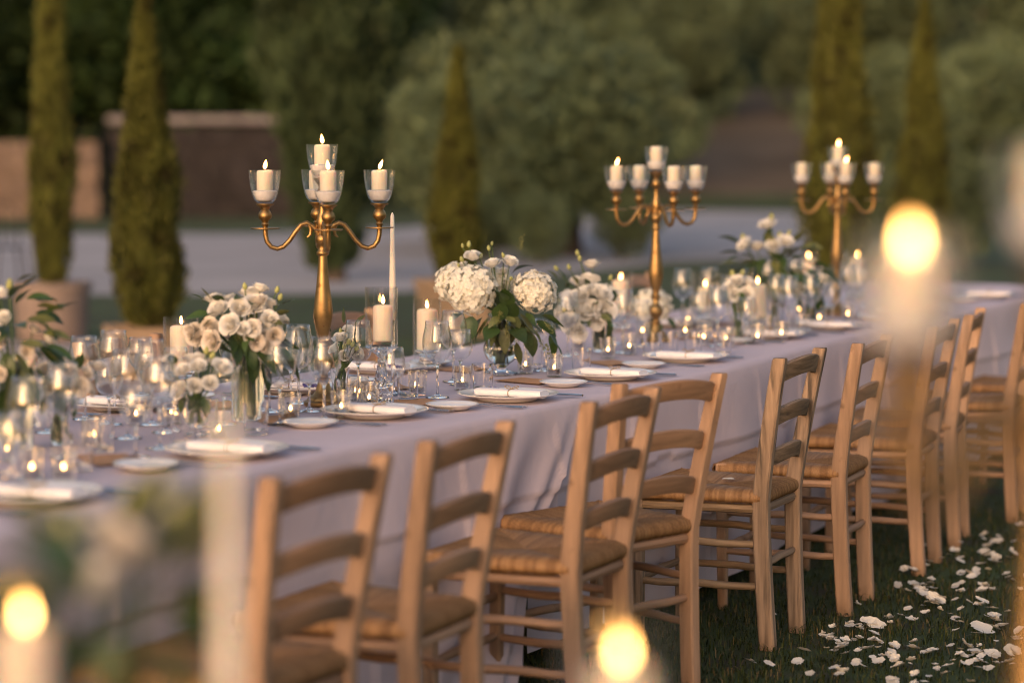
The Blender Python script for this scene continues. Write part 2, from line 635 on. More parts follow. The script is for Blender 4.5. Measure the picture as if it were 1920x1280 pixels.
def cypress_mesh(name, h, R, mat, n=9000, lean=0.0, leaf=.09, base_taper=.6, tip=.85):
    def prof(u):
        return R * min(1, base_taper + u * 2.4) * (1 - max(0, (u - .22)) / .78) ** tip
    u = NP.random(n) ** .9
    th = NP.random(n) * 2 * math.pi
    pr = np.array([prof(t) for t in u])
    lump = np.array([mnoise.noise((math.cos(t) * 2.2, math.sin(t) * 2.2, q * h * 2.6)) for t, q in zip(th, u)])
    rr = pr * (.70 + .30 * NP.random(n) + .34 * lump) + .008
    C = np.stack([rr * np.cos(th) + lean * u * h, rr * np.sin(th), u * h * .985], 1)
    rr = rr * np.where(NP.random(n) < .10, 1 + .22 * NP.random(n), 1)
    C[:, 0], C[:, 1] = rr * np.cos(th) + lean * u * h, rr * np.sin(th)
    D = np.stack([np.cos(th) * .35, np.sin(th) * .35, np.ones(n)], 1) + NP.normal(size=(n, 3)) * .25
    ns, nr = 14, 24
    ev, ef = [], []
    for i in range(nr + 1):
        q = i / nr * .97
        for j in range(ns):
            t = 2 * math.pi * j / ns
            r = prof(q) * (.72 + .3 * mnoise.noise((math.cos(t) * 2.2, math.sin(t) * 2.2, q * h * 2.6)))
            ev.append((r * math.cos(t) + lean * q * h, r * math.sin(t), q * h))
    for i in range(nr):
        for j in range(ns):
            a, b = i * ns + j, i * ns + (j + 1) % ns
            ef.append((a, b, b + ns, a + ns))
    return leaf_cloud_mesh(name, C, D, leaf * (.6 + .8 * NP.random(n)), leaf * .35 * (.6 + .8 * NP.random(n)), mat, (np.array(ev), np.array(ef)))


def crown_mesh(name, lobes, mat, n=3200, leaf=.28):
    """lobes: (x,y,z,rx,ry,rz)."""
    W = np.array([l[3] * l[4] for l in lobes])
    idx = NP.choice(len(lobes), n, p=W / W.sum())
    Lb = np.array(lobes)[idx]
    d = NP.normal(size=(n, 3))
    d /= np.linalg.norm(d, axis=1, keepdims=True)
    r = NP.random(n) ** .33
    r = .45 + .6 * r
    C = Lb[:, :3] + d * Lb[:, 3:] * r[:, None]
    D = d * .8 + NP.normal(size=(n, 3)) * .7 + np.array([0, 0, .2])
    return leaf_cloud_mesh(name, C, D, leaf * (.6 + .9 * NP.random(n)), leaf * .6 * (.5 + .9 * NP.random(n)), mat)


def random_lobes(h0, h1, R, k):
    L = []
    for i in range(k):
        a = U(0, 6.28)
        q = U(0, 1)
        rad = R * U(.15, .62)
        L.append((rad * math.cos(a), rad * math.sin(a), h0 + (h1 - h0) * (.2 + .65 * q), R * U(.32, .5), R * U(.32, .5), (h1 - h0) * U(.18, .28)))
    return L


def trunk_mesh(name, h, r, mat, limbs=4, spread=1.0, lean=.2):
    mb = MB()
    pts = [(lean * (k / 5) ** 1.5 * h * .3 + U(-.03, .03), U(-.05, .05) * h * .2, h * k / 5) for k in range(6)]
    mb.tube(pts, [r * (1.35 if k == 0 else 1 - .1 * k) for k in range(6)], 8)
    for i in range(limbs):
        a = U(0, 6.28)
        b = Vector(pts[4 if i % 2 else 5])
        mb.tube([b, b + Vector((math.cos(a) * spread * .4, math.sin(a) * spread * .4, h * .25)), b + Vector((math.cos(a) * spread, math.sin(a) * spread, h * .55))], [r * .5, r * .33, r * .14], 6)
    return mb.mesh(name, mat)


# ------------------------------------------------------------------ potted cypresses and big cypress
def pot(kind, wdt, h, mat, parent):
    mb = MB()
    if kind == 'round':
        mb.lathe([(0, .0), (wdt * .40, .0), (wdt * .45, .03), (wdt * .5, h - .05), (wdt * .53, h - .05), (wdt * .53, h), (wdt * .46, h), (wdt * .45, h - .06), (0, h - .06)], 28)
    else:
        def sq(a, z):
            e = a * .06
            return [(-a + e, -a, z), (a - e, -a, z), (a, -a + e, z), (a, a - e, z), (a - e, a, z), (-a + e, a, z), (-a, a - e, z), (-a, -a + e, z)]
        mb.loft([sq(wdt * .44, 0), sq(wdt * .5, h - .07), sq(wdt * .535, h - .07), sq(wdt * .535, h), sq(wdt * .46, h), sq(wdt * .45, h - .06)])
    mb.build('pot_wall', mat, parent)
    mb = MB()
    mb.lathe([(0, h - .045), (wdt * .44, h - .052)], 20)
    mb.build('soil', MT['soil'], parent)


def potted_cypress(x, d, pkind, pw, ph, pm, th, tr, label, plabel, lean=0.0):
    X = (x - 960) / FPX * d
    rot = .35 if pkind != 'round' else 0
    p = thing('planter', plabel, 'planter', (X, d, .006), rot, 'planters holding the slim cypresses')
    pot(pkind, pw, ph, pm, p)
    t = thing('cypress_tree', label, 'tree', (X, d, ph - .045), 0, 'slim cypresses in planters')
    mb = MB()
    mb.tube([(0, 0, -.05), (0, 0, .2), (lean * th * .5, 0, th * .5)], [.035, .03, .012], 8)
    mb.build('trunk', MT['bark'], t)
    me = cypress_mesh('crown', th, tr, MT['cypress'], 15000, lean, .055)
    link('crown', me, t, loc=(0, 0, .05))


potted_cypress(96, 19.0, 'round', .60, .46, MT['greypot'], 3.3, .160, 'slim clipped cypress growing in the round grey planter', 'round grey stone planter standing on the paving', .012)
potted_cypress(276, 15.2, 'square', .46, .40, MT['tanpot'], 2.05, .215, 'slim leaning cypress growing in the square tan planter by the paving', 'square tan clay planter beside the paving edge', 0.0)
potted_cypress(852, 19.6, 'square', .5, .45, MT['tanpot'], 1.87, .20, 'short pointed cypress standing behind the hydrangea bouquet', 'square tan clay planter hidden behind the hydrangea bouquet', .018)
potted_cypress(1570, 18.6, 'square', .5, .45, MT['tanpot'], 3.3, .27, 'tall slim cypress behind the candelabrum with two burning candles', 'square tan clay planter behind the candelabrum with two burning candles', 0.0)
potted_cypress(1728, 22.5, 'round', .5, .45, MT['greypot'], 2.45, .25, 'brownish slim cypress farther back beside the tall slim one', 'round grey planter of the brownish farther cypress', 0.0)

t = thing('cypress_tree', 'broad dark old cypress rooted at the edge of the gravel drive', 'tree', ((618 - 960) / FPX * 27.5, 27.5, 0))
MB().tube([(0.05, 0, -.1), (.04, 0, .3), (0, 0, 3)], [.16, .13, .08], 9).build('trunk', MT['bark'], t)
link('crown', cypress_mesh('crown', 8.5, .80, MT['cypress2'], 16000, 0.0, .17, .28, .5), t, loc=(0, 0, .12))

# ------------------------------------------------------------------ ruined stone walls
def stone_wall(name, label, x0, x1, d, h, mat, cap=None, top=None):
    w_ = thing(name, label, 'wall', ((x0 + x1) / 2, d, 0))
    L = x1 - x0
    MB().box((0, 0, h * .47), (L - .1, .38, h * .93)).build('core', mat, w_)
    mes = []
    for k in range(5):
        mb = MB()
        mb.box((0, 0, 0), (1, 1, 1), bev=.08)
        mb.v = [tuple(c + U(-.05, .05) for c in v) for v in mb.v]
        mes.append(mb.mesh('stone', mat))
    rowh = .27
    nrow = int(h / rowh)
    for r in range(nrow):
        x = -L / 2 + (r % 2) * .2
        while x < L / 2 - .15:
            wd = min(U(.35, .75), L / 2 - x)
            hh = top((x + wd / 2) / L + .5) * h if top else h
            z = (r + .5) * rowh
            if z < hh:
                link('stone', RNG.choice(mes), w_, loc=(x + wd / 2, -.2 + U(-.02, .02), z), scale=(wd - .02, .16, rowh - .02))
            x += wd
    if cap:
        x = -L / 2
        mb = MB()
        mb.box((0, 0, 0), (1, 1, 1), bev=.06)
        cm = mb.mesh('cap_stone', cap)
        while x < L / 2:
            wd = U(.7, 1.1)
            link('cap_stone', cm, w_, loc=(x + wd / 2, -.05, h + .06), scale=(wd - .02, .62, .15))
            x += wd
    return w_


D_ = 52.0
sx = lambda x, d=D_: (x - 960) / FPX * d
stone_wall('ruined_wall', 'tan rubble stone wall with a sloping ruined top across the drive', sx(-420), sx(192), D_, 1.75, MT['stone'], None, lambda u: 1 - .4 * max(0, u - .8) - .1 * math.sin(u * 15))
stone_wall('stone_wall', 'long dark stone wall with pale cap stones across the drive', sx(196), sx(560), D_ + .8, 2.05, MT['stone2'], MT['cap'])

# ------------------------------------------------------------------ trees of the hillside
olive_parts, wood_parts = [], []
for k in range(4):
    lob = random_lobes(.3, 4.4, 2.6, 11)
    olive_parts.append((crown_mesh('crown', lob, MT['olive'], 6500, .22), trunk_mesh('trunk', 1.5, .2, MT['bark'], 4, 1.1, .5)))
for k in range(3):
    lob = random_lobes(1.6, 7.0, 3.2, 11)
    wood_parts.append((crown_mesh('crown', lob, MT['woods'], 3600, .42), trunk_mesh('trunk', 2.4, .24, MT['bark'], 4, 1.2, .2)))


def tree(kind, x, d, s, label, group):
    X = (x - 960) / FPX * d
    z = terrain(X, d)
    if kind == 'olive':
        cr, tr = olive_parts[RNG.randrange(4)]
        t = thing('olive_tree', label, 'tree', (X, d, z - .05), U(0, 6.28), group)
    else:
        cr, tr = wood_parts[RNG.randrange(3)]
        t = thing('woodland_tree', label, 'tree', (X, d, z - .05), U(0, 6.28), group)
    t.scale = (s * U(.92, 1.1), s * U(.92, 1.1), s * U(.92, 1.1))
    link('trunk', tr, t)
    link('crown', cr, t)


GO = 'olive trees on the hillside'
OL = [  # pixel column, distance, scale, label
    (845, 36.0, .66, 'pale bushy olive tree behind the short pointed cypress'),
    (1075, 34.0, .70, 'bushy grey-green olive tree at the edge of the gravel behind the hydrangea bouquet'),
    (950, 38.0, .78, 'taller olive tree between the two bushy ones by the gravel'),
    (1000, 60.5, .95, 'grey-green olive tree at the foot of the slope behind the bushy ones'),
    (800, 61.5, .95, 'pale olive tree at the foot of the slope beside the dark wood'),
    (1190, 62.0, .92, 'grey-green olive tree beside the bottom of the bare dirt track'),
    (1640, 63.5, .85, 'small olive tree between the two slim cypresses'),
    (1860, 62.0, .90, 'small olive tree beside the brownish slim cypress'),
]
OL += [(905, 32.5, .24, 'low rounded olive shrub at the gravel edge by the short pointed cypress'), (1010, 31.5, .21, 'low rounded olive shrub at the gravel edge under the bushy olive'), (1165, 33.0, .25, 'low rounded olive shrub at the gravel edge behind the one-flame candelabrum'),
       (1655, 33.0, .30, 'low olive shrub at the end of the gravel between the slim cypresses'), (1800, 31.0, .34, 'low olive shrub past the brownish slim cypress')]
for x, d, s, lb in OL:
    tree('olive', x, d, s, lb, GO)
for x, d, s in ((700, 70, 1.0), (905, 72, 1.05), (1110, 71, 1.0), (1290, 72, .9), (1330, 80, 1.0), (1540, 73, .95), (1720, 72, 1), (1900, 75, 1), (820, 81, 1.1), (1010, 83, 1.1), (1210, 84, 1.1),
                (1480, 86, 1.0), (1400, 92, 1.1), (1610, 84, 1.0), (1100, 95, 1.2), (900, 96, 1.2), (1300, 98, 1.2), (1540, 99, 1.15), (1000, 108, 1.3), (1230, 110, 1.3), (1430, 112, 1.3)):
    wh = 'the dark wood' if x < 860 else 'the bushy olives' if x < 1160 else 'the foot of the dirt track' if x < 1360 else 'the head of the dirt track' if x < 1500 else 'the tall slim cypress' if x < 1680 else 'the brownish slim cypress'
    rk = 'lower' if d < 76 else 'middle' if d < 90 else 'upper'
    tree('olive', x, d, s, f'grey-green olive tree on the {rk} slope above {wh}', 'olive trees higher up the slope')
for x, d, s in ((-40, 57, 1.0), (90, 60, 1.05), (230, 57.5, .95), (340, 58.5, .95), (460, 59, 1.0), (570, 61, 1), (20, 66, 1.2), (170, 67, 1.2), (320, 68, 1.2), (460, 68, 1.2), (600, 70, 1.2),
                (-30, 78, 1.3), (120, 79, 1.3), (280, 80, 1.3), (430, 80, 1.3), (580, 82, 1.3), (720, 92, 1.2), (-180, 58, 1.05), (-340, 59, 1.1), (-500, 60, 1.1), (-160, 68, 1.2), (-330, 70, 1.2), (-520, 72, 1.3), (-190, 82, 1.4), (-380, 84, 1.4), (-560, 88, 1.5), (60, 92, 1.5), (240, 94, 1.5), (420, 95, 1.5), (590, 97, 1.5)):
    wh = 'the tan ruined wall' if x < 190 else 'the dark capped wall' if x < 500 else 'the broad old cypress'
    rk = 'first' if d < 63 else 'second' if d < 74 else 'third' if d < 86 else 'last'
    tree('wood', x, d, s, f'dark leafy tree in the {rk} rank behind {wh}', 'dark trees behind the stone walls')
for x, d, s in ((1700, 88, 1.15), (1830, 86, 1.2), (1960, 88, 1.2), (1640, 100, 1.3), (1770, 102, 1.3), (1900, 102, 1.3), (1520, 116, 1.3), (1660, 118, 1.4), (1820, 118, 1.4), (1960, 116, 1.4), (780, 112, 1.3), (1130, 124, 1.4), (1340, 126, 1.4), (930, 124, 1.4)):
    wh = 'the dark wood' if x < 860 else 'the bushy olives' if x < 1160 else 'the dirt track' if x < 1500 else 'the tall slim cypress' if x < 1680 else 'the brownish slim cypress'
    rk = 'lowest' if d < 95 else 'middle' if d < 110 else 'topmost'
    tree('wood', x, d, s, f'dark green tree, {rk} on the hill above {wh}', 'dark trees on the upper slope')

# wrought iron garden chair far left, on the gravel
gc = thing('garden_chair', 'small black iron garden chair on the gravel drive by the round planter', 'chair', ((14 - 960) / FPX * 26.0, 26.0, .006), .5)
MB().lathe([(0, .44), (.19, .44), (.2, .45), (.19, .46), (0, .46)], 20).build('seat', MT['iron'], gc)
for a, b in ((-1, -1), (1, -1), (-1, 1), (1, 1)):
    MB().tube([(a * .14, b * .14, .44), (a * .19, b * .19, 0)], .011, 6).build('leg', MT['iron'], gc)
MB().tube([(-.17, .15, .45), (-.18, .2, .8), (-.1, .22, .9), (0, .225, .93), (.1, .22, .9), (.18, .2, .8), (.17, .15, .45)], .011, 6).tube([(0, .17, .45), (0, .22, .92)], .008, 6).tube([(-.08, .17, .45), (-.09, .22, .9)], .006, 6).tube([(.08, .17, .45), (.09, .22, .9)], .006, 6).build('backrest', MT['iron'], gc)

# ------------------------------------------------------------------ the long table
TZ = .76
WID = 1.25
E = [px(x, y, TZ) for x, y in ((0, 1010), (440, 895), (712, 830), (970, 776), (1373, 692), (1581, 634), (1850, 576))]
AV = Vector((.4509, .8926, 0))
AV.normalize()
NV = Vector((-AV.y, AV.x, 0))
O0 = px(1373, 692, TZ)
O0.z = 0


def tn(p):
    q = Vector((p.x, p.y, 0)) - O0
    return q.dot(AV), q.dot(NV)


_e = [tn(p) for p in E]
_tt = [a for a, b in _e]
_nn = [b for a, b in _e]
_ti = np.linspace(-6, 8, 281)
_ni = np.interp(_ti, _tt, _nn)
_k = np.ones(19) / 19
_ni = np.convolve(np.pad(_ni, 9, mode='edge'), _k, 'valid')


def edge_n(t):
    return float(np.interp(t, _ti, _ni))


def tpos(t, n, z=TZ):
    """t along the table, n metres in from the front edge."""
    p = O0 + AV * t + NV * (edge_n(t) + n)
    return Vector((p.x, p.y, z))


def tcoord(p):
    t, n = tn(p)
    return t, n - edge_n(t)


SEAM = tn(px(1082, 752, TZ))[0]
T0, T1 = -5.0, 5.6


def tablecloth(name, label, ta, tb, lift, diag, phase):
    """profile across the table: far hem, far edge, top, near edge, near hem."""
    NS = int((tb - ta) / .014)
    DROP = TZ - .055
    prof = []
    for k in range(15):
        prof.append(('far', 1 - k / 14))
    for k in range(1, 18):
        prof.append(('top', k / 18))
    for k in range(61):
        prof.append(('near', k / 60))
    rows = []
    for i in range(NS + 1):
        row = []
        for kind, q in prof:
            t = ta + (tb - ta) * i / NS
            if kind == 'top':
                n = WID * (1 - q)
                z = TZ + lift + .0012 * math.sin(t * 5 + n * 4)
                z += -.0015 + .003 * max(0, 1 - abs(((t + .31) % .62) - .31) / .02) * .6
                p = tpos(t, n, z)
            else:
                dr = DROP * q
                if kind == 'near' and diag:
                    if t > tb - 1.3:
                        u = (t - (tb - 1.3)) / 1.3
                        t = tb - 1.3 + u * (1.3 - diag * q)
                amp = min(1, q * 2.2)
                fold = .010 * math.sin(t * 7.3 + phase) + .010 * math.sin(t * 3.1 + 1.7 + phase) + .006 * math.sin(t * 13.1 + q * 2)
                fold += .030 * mnoise.noise((t * 1.3, q * 1.2, phase)) + .022 * mnoise.noise((t * 3.4 + q * 2, q * 1.6, phase + 4))
                endf = 0
                if kind == 'near' and diag:
                    e = (tb - diag * q) - t            # distance from the loose edge
                    endf = min(1, q * 1.6) * (.035 * math.exp(-(e / .035) ** 2) + .035 * math.exp(-((e - .10) / .05) ** 2) - .012 * math.exp(-((e - .23) / .06) ** 2) + .03 * math.exp(-((e - .36) / .08) ** 2))
                    endf += .30 * max(0, dr - .30 + .10 * e) * math.exp(-(e / .36) ** 2)
                crease = 0
                for cz in (.24, .47):
                    c_ = cz + .015 * mnoise.noise((t * .7, cz, 0)) - dr
                    crease += .011 * math.exp(-c_ / .05) if c_ > 0 else 0
                c_ = (t + .28 + .015 * math.sin(q * 5)) % .56
                crease += .011 * math.exp(-c_ / .05) * min(1, q * 3.5)
                o = lift * 2.4 + .006 + .012 * amp + amp * fold * .95 + crease + endf
                # a soft shoulder at the table edge
                sh = .012 * math.exp(-q * 30)
                n = -o + sh if kind == 'near' else WID + o - sh
                p = tpos(t, n, TZ + lift - dr - .004 * (1 - math.exp(-q * 40)))
            row.append(tuple(p))
        rows.append(row)
    mb = MB().grid(rows)
    mb.f = [f[::-1] for f in mb.f]
    return tag(mb.build(name, MT['cloth'], angle=None), label, 'tablecloth', 'lilac-grey cloths of the long table')


tablecloth('tablecloth', 'lilac-grey linen cloth whose loose corner overlaps the next cloth', T0, SEAM + .02, .005, .80, 0.3)
tablecloth('tablecloth', 'lilac-grey linen cloth tucked under the loose corner of the other', SEAM - .35, T1, 0.0, 0, 0.3)
for lb, a_, b_ in (('wooden banquet table under the cloth with the loose corner', T0 + .05, SEAM - .12), ('wooden banquet table under the cloth that runs on behind the chairs', SEAM - .08, T1 - .05)):
    bt = thing('banquet_table', lb, 'table', (0, 0, 0), 0, 'banquet tables under the cloths')
    n_ = 24
    top, bot = [], []
    rings = []
    for i in range(n_ + 1):
        t = a_ + (b_ - a_) * i / n_
        rings.append([tuple(tpos(t, .012, TZ - .04)), tuple(tpos(t, WID - .012, TZ - .04)), tuple(tpos(t, WID - .012, TZ - .006)), tuple(tpos(t, .012, TZ - .006))])
    MB().loft(rings).build('tabletop', MT['wood_h'], bt)
    for t in (a_ + .3, (a_ + b_) / 2, b_ - .3):
        for n in (.25, WID - .25):
            p = tpos(t, n, 0)
            MB().box((p.x, p.y, TZ / 2 - .02), (.05, .05, TZ - .042), bev=.005).build('leg', MT['wood_v'], bt)

# ------------------------------------------------------------------ chairs
def make_seat(mat, seed):
    """rush seat: four fields of strands wound over the rails, meeting on the diagonals."""
    rg = random.Random(seed)
    WF, WB, DP = .212, .162, .395          # half widths front / back, depth
    c = [(-WB, 0), (WB, 0), (WF, DP), (-WF, DP)]
    cen = (0, DP * .5)
    mb = MB()
    STR = []
    ns = 60
    for side in range(4):
        p0, p1 = c[side], c[(side + 1) % 4]
        ex, ey = p1[0] - p0[0], p1[1] - p0[1]
        ln = math.hypot(ex, ey)
        nx, ny = ey / ln, -ex / ln          # outward
        cols = []
        for s in range(ns * 2 + 1):
            u = s / (ns * 2)
            ridge = 1.0 if s % 2 else 0.0
            jit = rg.uniform(-.0012, .0012)
            if s % 2 == 0:
                sval = rg.uniform(0, 1)
            STR += [sval] * 10
            bx, by = p0[0] + ex * u, p0[1] + ey * u
            k = 1 - abs(2 * u - 1)          # how far in to the diagonal
            tx, ty = (cen[0] - (p0[0] + p1[0]) / 2) * k, (cen[1] - (p0[1] + p1[1]) / 2) * k
            colp = []
            for (o, z, f) in ((-.030, .457, 0), (.006, .454, 0), (.017, .461, 0), (.019, .471, 0), (.013, .482, 0), (-.004, .489, .0)):
                rr = ridge * .0040 + jit
                colp.append((bx + nx * (o + rr * (1 if o > 0 else 0)), by + ny * (o + rr * (1 if o > 0 else 0)), z + rr * (1 if z > .475 else (-1 if z < .458 else 0))))
            for f in (.3, .6, .85, 1.0):
                sag = -.012 * (f * k) + .004 * math.sin(f * 3.1)
                colp.append((bx + tx * f + nx * -.004 * (1 - f), by + ty * f + ny * -.004 * (1 - f), .489 + sag + (ridge * .0040 + jit) * (1 - .3 * f)))
            cols.append(colp)
        mb.grid(cols)
        mb.f[-(len(cols) - 1) * (len(cols[0]) - 1):] = [f_[::-1] for f_ in mb.f[-(len(cols) - 1) * (len(cols[0]) - 1):]]
    # underside
    mb.add([(-WB + .02, .02, .452), (WB - .02, .02, .452), (WF - .02, DP - .02, .452), (-WF + .02, DP - .02, .452)], [(3, 2, 1, 0)])
    me = mb.mesh('seat', mat, smooth=True, angle=None)
    at = me.attributes.new('strand', 'FLOAT', 'POINT')
    at.data.foreach_set('value', STR + [.5] * (len(me.vertices) - len(STR)))
    return me


def rect_ring(cx, cy_, z, wx, wy, e=.005, tilt=0):
    a, b = wx / 2, wy / 2
    return [(cx + X, cy_ + Y, z) for X, Y in ((-a + e, -b), (a - e, -b), (a, -b + e), (a, b - e), (a - e, b), (-a + e, b), (-a, b - e), (-a, -b + e))]


def make_chair(v, h, y, seat_mat, label, seed):
    rg = random.Random(seed)
    t = thing('ladder_back_chair', label, 'chair', (0, 0, 0), 0, 'ladder-back chairs at the long table')

    def post_at(z):
        if z < .46:
            u = z / .46
            return .148 + .014 * u, -.022 * (1 - u) ** 1.6
        u = (z - .46) / .44
        return .162 + .044 * u, -.070 * u ** 1.2
    for s in (-1, 1):
        rings = []
        for z in (0, .004, .06, .12, .2, .3, .4, .46, .52, .6, .7, .8, .86, .893, .90):
            x_, yy = post_at(z)
            sh = .004 if z in (0, .90) else 0
            rings.append(rect_ring(s * x_, yy, z, .036 - sh, .050 - (.010 * max(0, (z - .5) / .4)) - sh, .005))
        MB().loft(rings).build('back_post', MT[v], t)
    for s in (-1, 1):
        rings = []
        for z in (0, .004, .2, .44, .486, .49):
            x_ = .186 + .016 * z / .49
            sh = .004 if z in (0, .49) else 0
            rings.append(rect_ring(s * x_, .385, z, (.030 + .008 * z / .49) - sh, (.030 + .008 * z / .49) - sh, .005))
        MB().loft(rings).build('front_leg', MT[v], t)
    for zc, hh in ((.846, .056), (.709, .053), (.580, .051)):
        mb = MB()
        rings = []
        for k in range(15):
            u = -1 + 2 * k / 14
            xp, yp = post_at(zc)
            X = u * (xp - .008)
            bow = -.026 * (1 - u * u)
            rise = .021 * (1 - u * u)
            lo = zc - hh / 2 + rise * 1.05
            hi = zc + hh / 2 + rise
            if abs(u) > .93:
                lo += .006
                hi -= .006
            th = .0095
            yl = post_at(lo)[1] + .004
            yh = post_at(hi)[1] + .004
            rings.append([(X, yl + bow - th, lo + .003), (X, yh + bow - th, hi - .003), (X, yh + bow - th + .003, hi), (X, yh + bow + th - .003, hi), (X, yh + bow + th, hi - .003), (X, yl + bow + th, lo + .003), (X, yl + bow + th - .003, lo), (X, yl + bow - th + .003, lo)])
        mb.loft(rings).build('back_slat', MT[h], t)
    # seat rails under the rush
    for s in (-1, 1):
        MB().tube([(s * .160, .0, .434), (s * .199, .385, .434)], .017, 8, flat=.85).build('seat_rail', MT[y], t)
    MB().tube([(-.16, .0, .434), (.16, .0, .434)], .015, 8).build('seat_rail', MT[h], t)
    MB().tube([(-.199, .385, .434), (.199, .385, .434)], .015, 8).build('seat_rail', MT[h], t)

    def rung(a, b, r):
        a, b = Vector(a), Vector(b)
        pts = [a.lerp(b, k / 6) + Vector((0, 0, .002 * math.sin(k * 1.9 + seed))) for k in range(7)]
        return MB().tube(pts, [r * (.85 + .15 * math.sin(math.pi * k / 6)) for k in range(7)], 10)
    for s in (-1, 1):
        for z in (.325, .195):
            x0, y0 = post_at(z)
            rung((s * x0, y0, z), (s * (.186 + .016 * z / .49), .385, z), .0125).build('rung', MT[y], t)
    x0, y0 = post_at(.265)
    rung((-x0, y0, .265), (x0, y0, .265), .0125).build('rung', MT[h], t)
    for z in (.31, .2):
        rung((-.193, .385, z), (.193, .385, z), .0125).build('rung', MT[h], t)
    link('seat', make_seat(MT[seat_mat], seed), t)
    return remember(t)


chair_a = make_chair('wood_v', 'wood_h', 'wood_y', 'rush', 'tan wooden ladder-back chair with rush seat, next but two before the weathered chair', 3)
chair_b = make_chair('old_v', 'old_h', 'old_y', 'rush', 'weathered greyish ladder-back chair with a white petal on its rush seat', 8)
CHAIRS = [  # x, y of the back feet's middle, angle of the left-to-right line, label, weathered
    (-.425, 4.80, 62, 'tan ladder-back chair standing farthest from the weathered chair, at the leafy bouquet end', 0),
    (-.160, 5.385, 66, 'tan ladder-back chair between the end chair and the pair that overlaps', 0),
    (.220, 6.18, 64, 'tan ladder-back chair overlapping the askew one, before the loose cloth corner', 0),
    (.385, 6.63, 45, 'tan ladder-back chair turned askew from the table beside the weathered chair', 0),
    (.822, 7.42, 66, 'weathered greyish ladder-back chair with a white petal on its rush seat', 1),
    (1.127, 7.97, 68, 'tan ladder-back chair just past the weathered chair', 0),
    (1.49, 8.71, 69, 'tan ladder-back chair second past the weathered chair', 0),
    (1.715, 9.30, 73, 'tan ladder-back chair third past the weathered chair', 0),
    (2.08, 9.95, 70, 'tan ladder-back chair fourth past the weathered chair', 0),
    (2.42, 10.62, 66, 'tan ladder-back chair fifth past the weathered chair', 0),
]
first = True
for x, y, a, lb, old in CHAIRS:
    loc, rz = (x, y, 0), math.radians(a)
    if old:
        chair_b.location, chair_b.rotation_euler = loc, (0, 0, rz)
        chair_b['label'] = lb
    elif first:
        chair_a.location, chair_a.rotation_euler = loc, (0, 0, rz)
        chair_a['label'] = lb
        first = False
    else:
        dup(chair_a, loc, rz, lb)
FAR = [(265, 'tan ladder-back chair across the table behind the white rose bouquet'), (690, 'tan ladder-back chair across the table behind the crystal candle pedestal'),
       (1228, 'tan ladder-back chair across the table behind the candelabrum with one burning candle')]
for xp, lb in FAR:
    # far side: the back stands a little off the far edge, seen down this pixel column
    best = min((abs((960 + FPX * (tpos(t, WID + .30, 0).x) / tpos(t, WID + .30, 0).y) - xp), t) for t in np.linspace(-4, 6, 801))[1]
    p = tpos(best, WID + .33, 0)
    dup(chair_a, (p.x, p.y, 0), math.atan2(AV.y, AV.x) + math.pi + U(-.08, .08), lb, 'ladder-back chairs across the table')

# ------------------------------------------------------------------ tableware prototypes
def vessel(outer, th, floor, n=28):
    inner = [(max(r - th, 1e-5), z) for r, z in outer[::-1] if z > floor]
    inner[0] = (outer[-1][0] - th, outer[-1][1])
    last_r = np.interp(floor, [z for r, z in outer], [r for r, z in outer]) - th
    return MB().lathe([(0, outer[0][1])] + outer + inner + [(max(last_r * .97, 1e-4), floor), (0, floor)], n)


def wine_parts(h, br, rr):
    k = h / .235
    stem = [(0, 0), (.036, 0), (.0365, .0015), (.034, .003), (.012, .006), (.0045, .012), (.0035, .03), (.0034, .085 * k), (.0046, .097 * k), (.0085, .1025 * k), (.0075, .1045 * k), (0, .105 * k)]
    bowl = [(.0086, .1027 * k), (br * .55, .112 * k), (br * .80, .126 * k), (br * .96, .146 * k), (br, .163 * k), (br * .975, .185 * k), (rr + .002, h - .02), (rr, h - .0006), (rr - .0005, h),
            (rr - .0011, h - .0004), (rr + .0008, h - .02), (br * .975 - .0014, .185 * k), (br - .0015, .163 * k), (br * .96 - .0016, .147 * k), (br * .80 - .002, .128 * k), (br * .55 - .002, .1145 * k), (.006, .107 * k), (0, .106 * k)]
    return (MB().lathe(stem, 24).mesh('stem', MT['glass'], angle=None), MB().lathe(bowl, 36).mesh('bowl', MT['bowl'], angle=None))


ME = {}
ME['wine'] = wine_parts(.235, .046, .036)
ME['small'] = wine_parts(.180, .040, .034)
ME['tumbler'] = vessel([(.030, 0), (.031, .001), (.033, .05), (.035, .085)], .0022, .012, 24).mesh('tumbler', MT['glass'], angle=.6)
ME['votive'] = vessel([(.026, 0), (.0265, .002), (.028, .03), (.031, .074)], .0025, .008, 24).mesh('votive_glass', MT['votive'], angle=.6)
ME['cyl'] = vessel([(.049, 0), (.050, .002), (.050, .245)], .003, .012, 36).mesh('glass_cylinder', MT['thin'], angle=.6)
ME['block'] = MB().lathe([(0, 0), (.038, 0), (.041, .004), (.030, .014), (.026, .028), (.030, .042), (.042, .053), (.042, .0568), (0, .0570)], 28).mesh('glass_block', MT['glass'], angle=.6)
ME['plate'] = MB().lathe([(0, .004), (.075, .004), (.082, 0), (.088, .0), (.092, .005), (.120, .012), (.150, .019), (.1545, .0215), (.155, .0228), (.1535, .0232), (.145, .0205), (.115, .0155), (.103, .0105), (.096, .0085), (0, .0082)], 48).mesh('dinner_plate', MT['china'], angle=None)
ME['side'] = MB().lathe([(0, .003), (.04, .003), (.044, 0), (.048, 0), (.052, .004), (.072, .0115), (.0785, .015), (.079, .0162), (.0775, .0165), (.066, .0118), (.055, .0072), (0, .0065)], 40).mesh('side_plate', MT['china'], angle=None)


